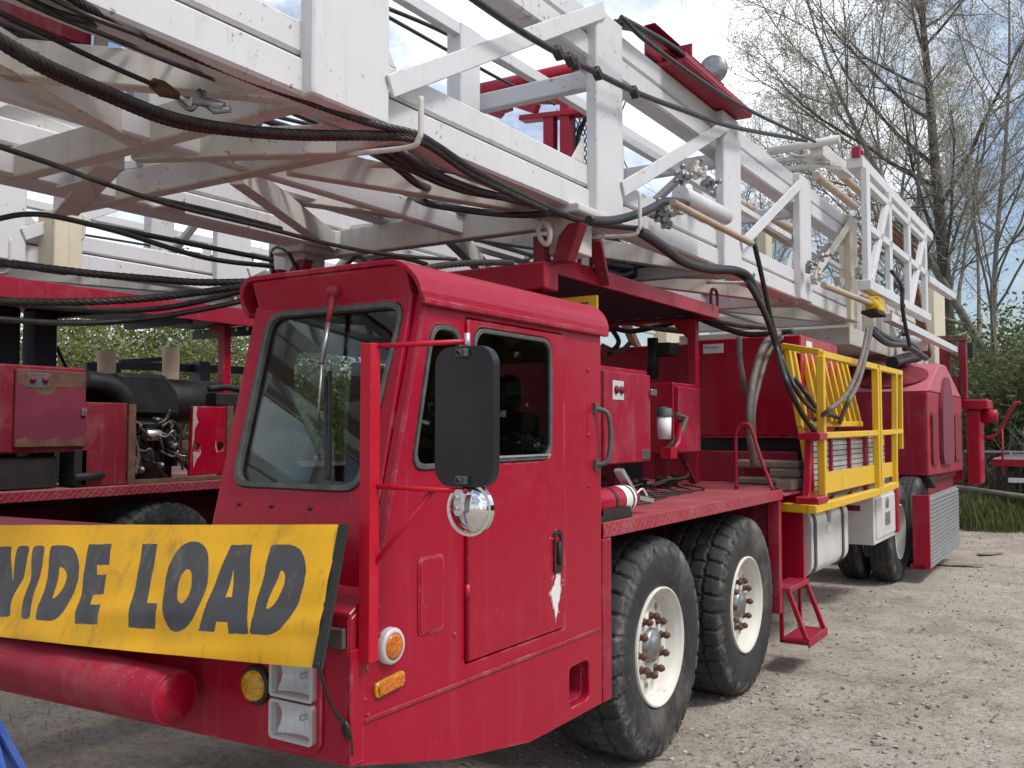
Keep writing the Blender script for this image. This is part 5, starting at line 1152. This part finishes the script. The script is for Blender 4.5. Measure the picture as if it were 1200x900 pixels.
for k in range(14): m.box((-6.6, 4.48+.045*k, 1.3+.2*rr_.random()), (-6.52+.06*rr_.random(), 4.51+.045*k, 1.55+.2*rr_.random()))
b2(m, 'engine_block', 'dark', .008, en)
m = MB(); m.lathe([(0, .0005), (0, .05), (.13, .05), (.14, .03), (.15, .0005)], (-6.40, 4.68, 1.60), 'Y', 14); 
b2(m, 'starter_motor', 'alu', .004, en)
for k, pts in enumerate((((4.46, 1.62), (4.53, 1.56), (4.56, 1.45), (4.55, 1.36), (4.50, 1.28)), ((4.47, 1.45), (4.52, 1.44), (4.55, 1.38), (4.54, 1.30)), ((4.48, 1.72), (4.65, 1.68), (4.82, 1.70), (4.88, 1.80)), ((4.8, 1.66), (4.9, 1.7), (4.98, 1.62), (4.97, 1.5)))):
    m = MB(); m.tube(smooth_path([(XX-.06-.05*(k > 1), y, z) for y, z in pts], 6), .014 if k < 2 else .02, 8); b2(m, 'engine_hose', 'hose_grey' if k < 2 else 'hose', 0, en)
for k in range(13):
    y = 4.5+.5*rr_.random(); z = 1.35+.4*rr_.random(); x = XX-.05-.12*rr_.random()
    m = MB(); m.tube(smooth_path([(x-.1, y, z), (x, y+.06, z-.05), (x+.02, y+.13*rr_.random(), z-.12*rr_.random()), (x-.06, y+.2, z-.16)], 5), rr_.uniform(.005, .012), 6); b2(m, 'wiring', rr_.choice(('hose', 'hose_grey', 'rust', 'steel')), 0, en)
for (y, z, s_) in ((4.62, 1.33, .03), (4.8, 1.36, .025), (4.92, 1.52, .03), (4.75, 1.72, .02)):
    m = MB(); m.lathe([(0, .0005), (0, s_), (.05, s_*.9), (.07, s_*.4), (.072, .0005)], (XX-.14, y, z), 'X', 12); b2(m, 'engine_fitting', rr_.choice(('steel', 'alu')), 0, en)
m = MB(); m.tube(smooth_path([(XX-.1, 5.25, 1.98), (XX-.1, 5.45, 2.0), (XX-.1, 5.7, 1.97), (XX-.1, 5.9, 1.98)], 5), .03, 8); m.box((XX-.2, 5.3, 1.84), (XX-.05, 5.9, 1.95)); b2(m, 'rail_gear', 'dark', .01)
# exhaust stacks and dark rails on the far side
for (px, y0, y1, w) in ((125, 411, 434, .085), (200, 407, 441, .085)):
    a = at(px, y1, X=-8.3); b_ = at(px, y0, X=-8.3); m = MB(); m.lathe([(a.z-.6, w), (b_.z, w), (b_.z, w-.015), (a.z, w-.015)], (a.x, a.y, 0), 'Z', 20); b2(m, 'exhaust_stack', 'rust_pale', 0)
m = MB(); m.bar(at(140, 428, X=-8.7), at(330, 436, X=-8.7), .06, .09); m.bar(at(140, 424, X=-8.7), at(200, 420, X=-8.7), .05, .05); m.bar(at(236, 424, X=-8.6), at(236, 560, X=-8.6), .14, .14, (0, 1, 0)); m.bar(at(100, 436, X=-8.7), at(140, 436, X=-8.7), .06, .2); b2(m, 'side_rail', 'navy', .005)
m = MB(); a = at(70, 284, X=-6.45); m.box(a+Vector((-.12, -.1, -.22)), a+Vector((.1, .12, .22))); b2(m, 'mast_bracket', 'cream', .008)
m = MB(); a = at(98, 272, X=-6.35); m.tube(smooth_path([a+Vector((0, 0, .13)), a, a+Vector((-.02, -.02, -.07)), a+Vector((-.1, -.06, -.08))], 5), .014, 8); b2(m, 'rope_hook', 'white_worn', 0)
# ================================================================== ground
m = MB(); n = 60; S = 420.
vs = []; 
def gz_(x, y):
    r = math.hypot(x, y)
    return -.035*math.exp(-((x+.35)/.28)**2)-.03*math.exp(-((x-1.55)/.28)**2)+0.028*mnoise.noise(Vector((x*.55, y*.55, 0)))+.012*mnoise.noise(Vector((x*1.7, y*1.7, 4))) if r < 40 else 0
ticks = [-S, -150, -60, -40]+[-30+.6*i for i in range(101)]+[40, 60, 150, S]
for y in ticks:
    for x in ticks: vs.append(Vector((x, y, gz_(x, y)-.012)))
k = len(ticks); fs = [(j*k+i, j*k+i+1, (j+1)*k+i+1, (j+1)*k+i) for j in range(k-1) for i in range(k-1)]
m.smooth = True; m.add(vs, fs); g = m.build('ground', 'ground'); tag(g, 'packed gravel and dirt yard under the rigs', 'ground', kind='structure')
rg = random.Random(21)
ico = bmesh.new(); bmesh.ops.create_icosphere(ico, subdivisions=1, radius=1); IV = [v.co.copy() for v in ico.verts]; IF = [[v.index for v in f.verts] for f in ico.faces]; ico.free()
m = MB()
for i in range(9500):
    d = 3.2+16*rg.random()**1.7; px = rg.uniform(480, 1330)
    v = ray(px, 520); v.z = 0; v = v.normalized()*d
    if v.x < -2.6 and rg.random() < .8: continue
    r = .0035+.011*rg.random()**4; sx, sy, sz = r*rg.uniform(.8, 1.5), r*rg.uniform(.8, 1.5), r*rg.uniform(.45, .8); a = rg.random()*6.28
    ca, sa = math.cos(a), math.sin(a); z0 = gz_(v.x, v.y)-.010
    b = len(m.v)
    for q in IV:
        j = rg.uniform(.8, 1.15); x, y = q.x*sx*j, q.y*sy*j; m.v.append(Vector((v.x+x*ca-y*sa, v.y+x*sa+y*ca, z0+q.z*sz*j+sz*.4)))
    for f in IF: m.f.append([b+t for t in f]); m.mi.append(0); m.sm.append(False)
for i in range(1200):
    x, y = -2-4*rg.random(), .4+2.4*rg.random(); r = .004+.010*rg.random()**3; z0 = gz_(x, y)-.01; b = len(m.v)
    for q in IV: m.v.append(Vector((x+q.x*r*1.3, y+q.y*r, z0+q.z*r*.6+.3*r)))
    for f in IF: m.f.append([b+t for t in f]); m.mi.append(0); m.sm.append(False)
tag(m.build('gravel', 'pebble'), 'loose grey stones scattered over the dirt yard', 'gravel', kind='stuff')
# dead leaves / straw on the ground
m = MB()
for i in range(2600):
    d = 3.2+18*rg.random()**1.4; v = ray(rg.uniform(500, 1300), 520); v.z = 0; v = v.normalized()*d
    a = rg.random()*6.28; L = rg.uniform(.01, .045); w = rg.uniform(.003, .010); z = gz_(v.x, v.y)-.004
    u = Vector((math.cos(a), math.sin(a), rg.uniform(-.1, .2)))*L; s_ = Vector((-math.sin(a), math.cos(a), rg.uniform(-.2, .2)))*w; p = Vector((v.x, v.y, z))
    m.add([p-u-s_, p+u-s_*.3, p+u+s_*.3, p-u+s_], [(0, 1, 2, 3)])
tag(m.build('leaf_litter', 'deadwood'), 'dry leaf litter and straw strewn over the yard', 'leaf litter', kind='stuff')
# grass and weeds
def grass(spots, n, hmin, hmax, name, label):
    m = MB()
    for (x, y, r) in spots:
        for i in range(n):
            a = rg.random()*6.28; rr = r*math.sqrt(rg.random()); p = Vector((x+rr*math.cos(a), y+rr*math.sin(a), gz_(x, y)-.02))
            h = rg.uniform(hmin, hmax)*(1.15-rr/r*.6); b = rg.random()*6.28; ln = Vector((math.cos(b), math.sin(b), 0))*h*rg.uniform(.1, .6); sd = Vector((-math.sin(b), math.cos(b), 0))*h*.035
            q = p+ln*.4+Vector((0, 0, h*.6)); t = p+ln+Vector((0, 0, h))
            m.add([p-sd, p+sd, q+sd*.8, q-sd*.8, t], [(0, 1, 2, 3), (3, 2, 4)])
    return tag(m.build(name, 'grass'), label, 'grass', kind='stuff')
gp = [at(px, py, Z=0) for px, py in ((1140, 612), (1155, 618), (1172, 614), (1150, 605), (1185, 606), (1162, 600))]
grass([(p.x, p.y, .75) for p in gp], 700, .25, .62, 'grass', 'green grass tuft at the yard edge behind the ribbed wheel guard')
gp = [at(px, py, Z=0) for px, py in ((18, 830), (30, 838), (60, 865), (100, 862), (90, 880))]
grass([(p.x, p.y, .45) for p in gp], 110, .012, .05, 'weeds', 'low green weeds under the front bumper')
# scraps
def scrap(px, py, w, l, label, mat='label', a=.4):
    p = at(px, py, Z=.02); m = MB(); pts = [(-l, -w), (-l*.2, -w*1.3), (l*.9, -w*.5), (l, w*.4), (l*.1, w), (-l*.8, w*.8)]
    ca, sa = math.cos(a), math.sin(a)
    m.prism(pts, lambda u, v, ww: Vector((p.x+u*ca-v*sa, p.y+u*sa+v*ca, gz_(p.x, p.y)+.004+.05*abs(u)*.6+ww)), 0, .006); tag(m.build('scrap', mat), label, 'scrap')
scrap(1118, 660, .10, .34, 'pale curved scrap lying beside the ribbed wheel guard', 'wood', .2)
scrap(1160, 648, .07, .22, 'small pale scrap on the gravel right of the wheel guard', 'wood', .9)

# ================================================================== trees
def branch(mb, p, d, L, r0, r1, segs, rnd, wob, up, n):
    pts = [p.copy()]; rad = [r0]; d = d.normalized()
    for i in range(segs):
        d = (d+Vector((rnd.uniform(-wob, wob), rnd.uniform(-wob, wob), rnd.uniform(-wob, wob)+up))).normalized()
        p = p+d*(L/segs); pts.append(p.copy()); rad.append(r0+(r1-r0)*(i+1)/segs)
    mb.tube(pts, r0, n, caps=False, radii=rad)
    return pts, rad
def sideways(d, rnd, ang):
    v = Vector((rnd.uniform(-1, 1), rnd.uniform(-1, 1), rnd.uniform(-1, 1))); v = (v-d*v.dot(d)).normalized()
    return (d*math.cos(ang)+v*math.sin(ang)).normalized()
def make_tree(seed, H, r, label, lean=(0, 0), nl=20, bark='bark', leaves=2.2, twig_r=.0055, start=.28, name='bare_tree', wobble=.05):
    rnd = random.Random(seed); root = empty(name, (0, 0, 0)); tk = MB(); tw = MB()
    pts, rad = branch(tk, Vector((0, 0, -.2)), Vector((lean[0], lean[1], 1)), H, r, r*.12, 16, rnd, wobble, .03, 12)
    def leafs(p, d, k):
        for _ in range(k):
            c = p+Vector((rnd.uniform(-.12, .12), rnd.uniform(-.12, .12), rnd.uniform(-.1, .1))); a = Vector((rnd.uniform(-1, 1), rnd.uniform(-1, 1), rnd.uniform(-1, 1))).normalized()*rnd.uniform(.018, .042)
            b = a.cross(Vector((rnd.uniform(-1, 1), rnd.uniform(-1, 1), .3))).normalized()*rnd.uniform(.008, .018)
            tw.cur = 1; tw.add([c-a, c+b, c+a, c-b], [(0, 1, 2, 3)]); tw.cur = 0
    def pick(pts, rad, f):
        x = f*(len(pts)-1); i = min(int(x), len(pts)-2); t = x-i
        return pts[i].lerp(pts[i+1], t), rad[i]+(rad[i+1]-rad[i])*t, (pts[i+1]-pts[i]).normalized()
    for i in range(nl):
        f = start+(.97-start)*((i+rnd.random()*.8)/nl); p, rr, d = pick(pts, rad, f)
        L1 = H*(.42-.30*f)*rnd.uniform(.75, 1.25)+.6; d1 = sideways(d, rnd, R(rnd.uniform(35, 62)))
        p1, r1 = branch(tk, p, d1, L1, min(rr*.5, .065), .012, 8, rnd, .14, .07, 6)
        for j in range(9):
            g, gr, gd = pick(p1, r1, rnd.uniform(.22, 1.)); L2 = L1*rnd.uniform(.22, .42); d2 = sideways(gd, rnd, R(rnd.uniform(25, 60)))
            p2, r2 = branch(tk if gr > .02 else tw, g, d2, L2, max(gr*.6, .012), .006, 5, rnd, .18, .06, 4)
            for k in range(6):
                h, hr, hd = pick(p2, r2, rnd.uniform(.15, 1.)); L3 = rnd.uniform(.4, 1.1)
                p3, r3 = branch(tw, h, sideways(hd, rnd, R(rnd.uniform(20, 60))), L3, twig_r*1.2, twig_r*.6, 3, rnd, .22, .06, 3)
                for q in p3[1:]: leafs(q, hd, int(leaves+rnd.random()))
                for t_ in range(2):
                    w_, wr, wd = pick(p3, r3, rnd.uniform(.2, .9)); p4, _ = branch(tw, w_, sideways(wd, rnd, R(rnd.uniform(25, 60))), rnd.uniform(.2, .5), twig_r*.8, twig_r*.5, 2, rnd, .2, .05, 3)
                    leafs(p4[-1], wd, int(leaves+rnd.random()))
    tk.build('trunk', bark, root); tw.build('crown', ['twig', 'leaf_bud'], root)
    tag(root, label, 'tree')
    return root
def place(o, px, d, rz=0, s=1.):
    v = at(px, 480, d=d); o.location = (v.x, v.y, 0); o.rotation_euler = (0, 0, rz); o.scale = (s, s, s); return o
TGp = 'budding trees behind the rigs'
t1 = make_tree(3, 17.5, .235, 'tallest dark trunked tree standing behind the rear of the white mast', nl=21, start=.22, wobble=.018)
place(t1, 1118, 25, 1.1); t1['group'] = TGp
t2 = make_tree(8, 15., .16, 'leaning tree at the right edge crossing the dark trunk', lean=(-.55, .1), nl=22, bark='bark_pale', start=.3)
place(t2, 1255, 24, YAW, 1.); t2['group'] = TGp
t3 = make_tree(14, 15.5, .10, 'slender straight tree just right of the dark trunk', nl=22, bark='bark_pale', start=.2)
place(t3, 1168, 23, 2., .95); t3['group'] = TGp
def cp(src, px, d, rz, s, label):
    c = copy_tree(src); place(c, px, d, rz, s); c['label'] = label; c['group'] = TGp; return c
cp(t3, 935, 37, .6, 1.08, 'far tree with a thin crown topping the red hose tray, left end of the wood')
cp(t3, 1050, 33, 4.1, 1.12, 'middle distance tree above the folded white guard frame')
cp(t3, 890, 46, 3., 1.05, 'leftmost and lowest of the far crowns seen over the mast')
cp(t2, 1010, 47, 2.2, 1.2, 'farthest pale tree behind the crown above the mast rear')
# shrubs
def make_shrub(seed, rx, h, n, leafm, label, size=(.03, .07), stems=14, name='shrub', stemm='deadwood'):
    rnd = random.Random(seed); root = empty(name, (0, 0, 0)); st = MB(); lf = MB(); tips = []
    for i in range(stems):
        a = rnd.random()*6.28; d = Vector((math.cos(a)*rnd.uniform(.1, .9), math.sin(a)*rnd.uniform(.1, .9), 1)); L = h*rnd.uniform(.6, 1.05)
        pts, rad = branch(st, Vector((rnd.uniform(-.4, .4)*rx, rnd.uniform(-.4, .4)*rx, -.1)), d, L, .03, .006, 7, rnd, .16, .03, 4)
        for j in range(9):
            k = rnd.randint(2, 7); p2, _ = branch(st, pts[k], sideways(d.normalized(), rnd, R(rnd.uniform(30, 80))), rnd.uniform(.4, 1.0)*rx*.6, .010, .004, 4, rnd, .25, .02, 3); tips += p2[1:]
    for i in range(n):
        c = rnd.choice(tips); s_ = .22*rx if rnd.random() < .8 else .4*rx
        c = c+Vector((rnd.gauss(0, s_*.5), rnd.gauss(0, s_*.5), rnd.gauss(0, s_*.45)))
        if c.z < .02: continue
        a = Vector((rnd.uniform(-1, 1), rnd.uniform(-1, 1), rnd.uniform(-.6, .6))).normalized()*rnd.uniform(*size); b = a.cross(Vector((rnd.uniform(-1, 1), rnd.uniform(-1, 1), 1))).normalized()*a.length*.5
        lf.add([c-a, c+b, c+a, c-b], [(0, 1, 2, 3)])
    st.build('stems', stemm, root); lf.build('foliage', leafm, root); tag(root, label, 'shrub'); return root
SG = 'green bushes along the edge of the yard'
s1 = make_shrub(4, 1.7, 4.4, 9000, 'leaf_green', 'tall light green bush between the dark columns and the second rig canopy post', (.03, .075), 22)
s2 = make_shrub(9, 1.6, 3.2, 12000, 'leaf_dark', 'dull green bush low behind the rear of the front rig', (.035, .08), 20)
s3 = make_shrub(15, 1.6, 2.6, 1500, 'leaf_dark', 'tangle of dead grey brush with a few leaves at the yard edge', (.02, .05), 46, name='dead_brush')
def sp(src, px, d, rz, s, label, first=False):
    c = src if first else copy_tree(src); place(c, px, d, rz, s); c['label'] = label; c['group'] = SG; return c
sp(s1, 150, 17.5, 0, 1., s1['label'], True)
for k, (px, d, s) in enumerate(((40, 18.5, 1.05), (95, 20, 1.1), (205, 19, .98), (255, 17.5, .95), (300, 20, 1.1), (350, 22, 1.0), (-40, 19, 1.1), (420, 24, 1.))):
    sp(s1, px, d, k*1.3, s, ['light green bush at the far left, behind the dark columns of the second rig', 'light green bush above the switch box of the second rig', 'light green bush behind the two rusty stacks', 'light green bush directly behind the canopy post of the second rig', 'light green bush seen through the cab glass', 'bush farther back seen through the cab side windows', 'bush beyond the left edge of the picture', 'bush hidden mostly by the cab, at the back of the yard'][k])
sp(s2, 1165, 22, 0, 1.15, s2['label'], True)
for k, (px, d, s) in enumerate(((1200, 24, 1.3), (1140, 27, 1.35), (1235, 21, 1.2), (1180, 30, 1.5), (1100, 30, 1.2), (1215, 33, 1.8), (1060, 33, 1.1), (1000, 36, 1.2))):
    sp(s2, px, d, k*1.7, s, ['dull green bush at the right edge of the picture', 'dull bush right beside the upper rear frame', 'bush just past the right edge of the picture', 'dull bush farther back right of the dark trunk', 'dull bush behind the dark trunk foot', 'broad bush far back at the right edge', 'far bush behind the winch housing', 'far bush hidden behind the yellow platform'][k])
sp(s3, 1170, 20.5, 0, .75, s3['label'], True)
for k, (px, d, s) in enumerate(((1205, 20.5, .8), (1140, 21.5, .8), (1190, 23, 1.2), (1225, 22, 1.4))):
    sp(s3, px, d, k*2.1, s, ['dead brush heap at the right edge above the red beam', 'dead brush close behind the rear handrail', 'taller dead brush behind the first heap', 'tall dead brush past the right edge'][k])
# far wood that reads as one mass behind the bushes
m = MB(); rw = random.Random(5)
for i in range(26000):
    px = rw.uniform(-150, 1350); d = rw.uniform(34, 52); v = at(px, 500, d=d); h = 2.2+2.6*mnoise.noise(Vector((px*.012, d*.1, 3)))+2.0*rw.random()
    c = Vector((v.x, v.y, h*rw.random()**.6)); a = Vector((rw.uniform(-1, 1), rw.uniform(-1, 1), rw.uniform(-.7, .7))).normalized()*rw.uniform(.08, .2); b = a.cross(Vector((rw.uniform(-1, 1), rw.uniform(-1, 1), 1))).normalized()*a.length*.6
    m.add([c-a, c+b, c+a, c-b], [(0, 1, 2, 3)])
tag(m.build('woodland', 'leaf_dark'), 'low far wood behind the yard, seen between the rigs and bushes', 'woodland', kind='stuff')
# unseen wood added near the camera to cut side light and darken reflections
m = MB()
for i in range(20000):
    a = rw.uniform(R(20), R(128)); d = rw.uniform(20, 30); x, y = d*math.cos(-a+R(90)), d*math.sin(-a+R(90))
    if y > 14 and x < 3: continue
    h = (5.5+2.*mnoise.noise(Vector((a*4, 1, 2))))*rw.random()**.8
    c = Vector((x, y, h)); u = Vector((rw.uniform(-1, 1), rw.uniform(-1, 1), rw.uniform(-1, 1))).normalized()*rw.uniform(.2, .42); b = u.cross(Vector((rw.uniform(-1, 1), rw.uniform(-1, 1), 1))).normalized()*u.length*.7
    m.add([c-u, c+b, c+u, c-b], [(0, 1, 2, 3)])
tag(m.build('woodland', 'leaf_dark'), 'unseen leafy wood added beside the yard to darken the cab glass', 'woodland', kind='stuff')
# flatbed and poles behind the rear of the rig
fb = empty('flatbed_trailer', (-.2, 18.5, 0)); tag(fb, 'low red flatbed trailer with reflective striped bumper behind the rig at the right edge', 'trailer')
m = MB(); m.box((-1.75, 18.3, .99), (2.6, 18.5, 1.12)); m.build('deck_beam', 'red_dull', fb, bevel=.01)
m = MB(); m.box((-1.75, 18.5, 1.09), (2.6, 24, 1.13)); m.build('deck', 'steel', fb, bevel=.01)
m = MB()
for x in (-1.45, -.98, -.35, .6): m.bar((x, 18.5, .99), (x-.1, 18.35, .42), .12, .08, (0, 1, 0))
m.build('bumper_bracket', 'dark', fb)
m = MB(); m.box((-1.5, 18.27, .72), (-1.15, 18.3, .80)); m.build('reflective_strip', 'label', fb)
m = MB(); m.box((-1.15, 18.27, .72), (-.85, 18.3, .80)); m.build('reflective_strip', 'red_lens', fb)
m = MB(); m.lathe([(0, .0005), (0, .45), (.3, .45), (.3, .0005)], (1.0, 20, .46), 'X', 24); m.build('wheel', 'dark', fb)
m = MB(); m.tube([(-2.3, 18.0, .62), (-1.2, 17.6, .52), (1.2, 17.1, .33)], .05, 8); m.box((1.1, 16.95, 0), (1.35, 17.2, .28)); tag(m.build('fallen_pole', 'bark_pale'), 'grey fallen pole lying across the brush under the red trailer', 'pole')
m = MB(); m.tube([at(1130, 529, Y=21), at(1330, 532, Y=21)], .03, 6)
for px in (1185, 1260, 1325): p = at(px, 530, Y=21); m.tube([(p.x, 21, 0), (p.x, 21, p.z)], .035, 6)
tag(m.build('pipe_railing', 'steel'), 'thin grey pipe railing behind the red trailer', 'railing')
m = MB(); p0 = at(1138, 411, Y=17); m.tube([(p0.x, 17, p0.z), at(1360, 413, d=22)], .008, 5); m.box(p0+Vector((-.05, -.05, -.12)), p0+Vector((.03, .05, .13)))
tag(m.build('guy_wire', 'dark'), 'thin dark wire running right from the rear of the rig across the bushes', 'wire')

# ================================================================== sky, sun, camera
w = bpy.data.worlds.new('World'); scene.world = w; w.use_nodes = True; nt = w.node_tree; nt.nodes.clear()
SUN_EL, SUN_DIR = R(55), Vector((.9, .06, 0)).normalized()
out = nt.nodes.new('ShaderNodeOutputWorld'); bg = nt.nodes.new('ShaderNodeBackground'); sky = nt.nodes.new('ShaderNodeTexSky'); sky.sky_type = 'NISHITA'; sky.sun_disc = False
sky.sun_elevation = SUN_EL; sky.sun_rotation = math.atan2(SUN_DIR.x, SUN_DIR.y); sky.air_density = 1.; sky.dust_density = 2.
tc = nt.nodes.new('ShaderNodeTexCoord')
def wnoise(scale, det, rough, vec=(1, 1, 1.6), off=(0, 0, 0)):
    mp = nt.nodes.new('ShaderNodeMapping'); mp.inputs['Scale'].default_value = vec; mp.inputs['Location'].default_value = off
    nt.links.new(tc.outputs['Generated'], mp.inputs['Vector']); nz = nt.nodes.new('ShaderNodeTexNoise'); nz.inputs['Scale'].default_value = scale; nz.inputs['Detail'].default_value = det; nz.inputs['Roughness'].default_value = rough
    nt.links.new(mp.outputs[0], nz.inputs['Vector']); return nz.outputs['Fac']
def wramp(f, a, b, lo=0, hi=1):
    r = nt.nodes.new('ShaderNodeMapRange'); r.interpolation_type = 'SMOOTHSTEP'; r.inputs['From Min'].default_value = a; r.inputs['From Max'].default_value = b; r.inputs['To Min'].default_value = lo; r.inputs['To Max'].default_value = hi; nt.links.new(f, r.inputs['Value']); return r.outputs[0]
cl = wramp(wnoise(3.2, 9, .58, off=(2.3, .7, .2)), .41, .62)
br = wramp(wnoise(4.5, 8, .6, off=(5, 1, 0)), .3, .72)
mixc = nt.nodes.new('ShaderNodeMix'); mixc.data_type = 'RGBA'; nt.links.new(br, mixc.inputs[0]); mixc.inputs[6].default_value = (7.4, 7.9, 8.7, 1); mixc.inputs[7].default_value = (11.0, 11.1, 11.2, 1)
mix = nt.nodes.new('ShaderNodeMix'); mix.data_type = 'RGBA'; nt.links.new(cl, mix.inputs[0]); nt.links.new(sky.outputs[0], mix.inputs[6]); nt.links.new(mixc.outputs[2], mix.inputs[7])
nt.links.new(mix.outputs[2], bg.inputs[0]); bg.inputs[1].default_value = .10; nt.links.new(bg.outputs[0], out.inputs[0])
sl = bpy.data.lights.new('Sun', 'SUN'); sl.energy = 1.5; sl.angle = R(12); sl.color = (1, .96, .90); so = bpy.data.objects.new('sun', sl); COL.objects.link(so)
dv = Vector((SUN_DIR.x*math.cos(SUN_EL), SUN_DIR.y*math.cos(SUN_EL), math.sin(SUN_EL))); so.rotation_euler = dv.to_track_quat('Z', 'Y').to_euler(); so.location = dv*30
cam = bpy.data.cameras.new('camera'); co = bpy.data.objects.new('camera', cam); COL.objects.link(co); scene.camera = co
co.location = (0, 0, HC); co.rotation_euler = (R(90)+PITCH, 0, YAW); cam.sensor_width = 36; cam.lens = 33.; cam.clip_start = .05; cam.clip_end = 1500
scene.view_settings.view_transform = 'Standard'; scene.view_settings.look = 'None'; scene.view_settings.exposure = .68; scene.view_settings.gamma = 1
scene.render.engine = 'CYCLES'; scene.cycles.use_denoising = True; scene.cycles.max_bounces = 8; scene.cycles.transparent_max_bounces = 12
scene.render.resolution_x = 1024; scene.render.resolution_y = 768
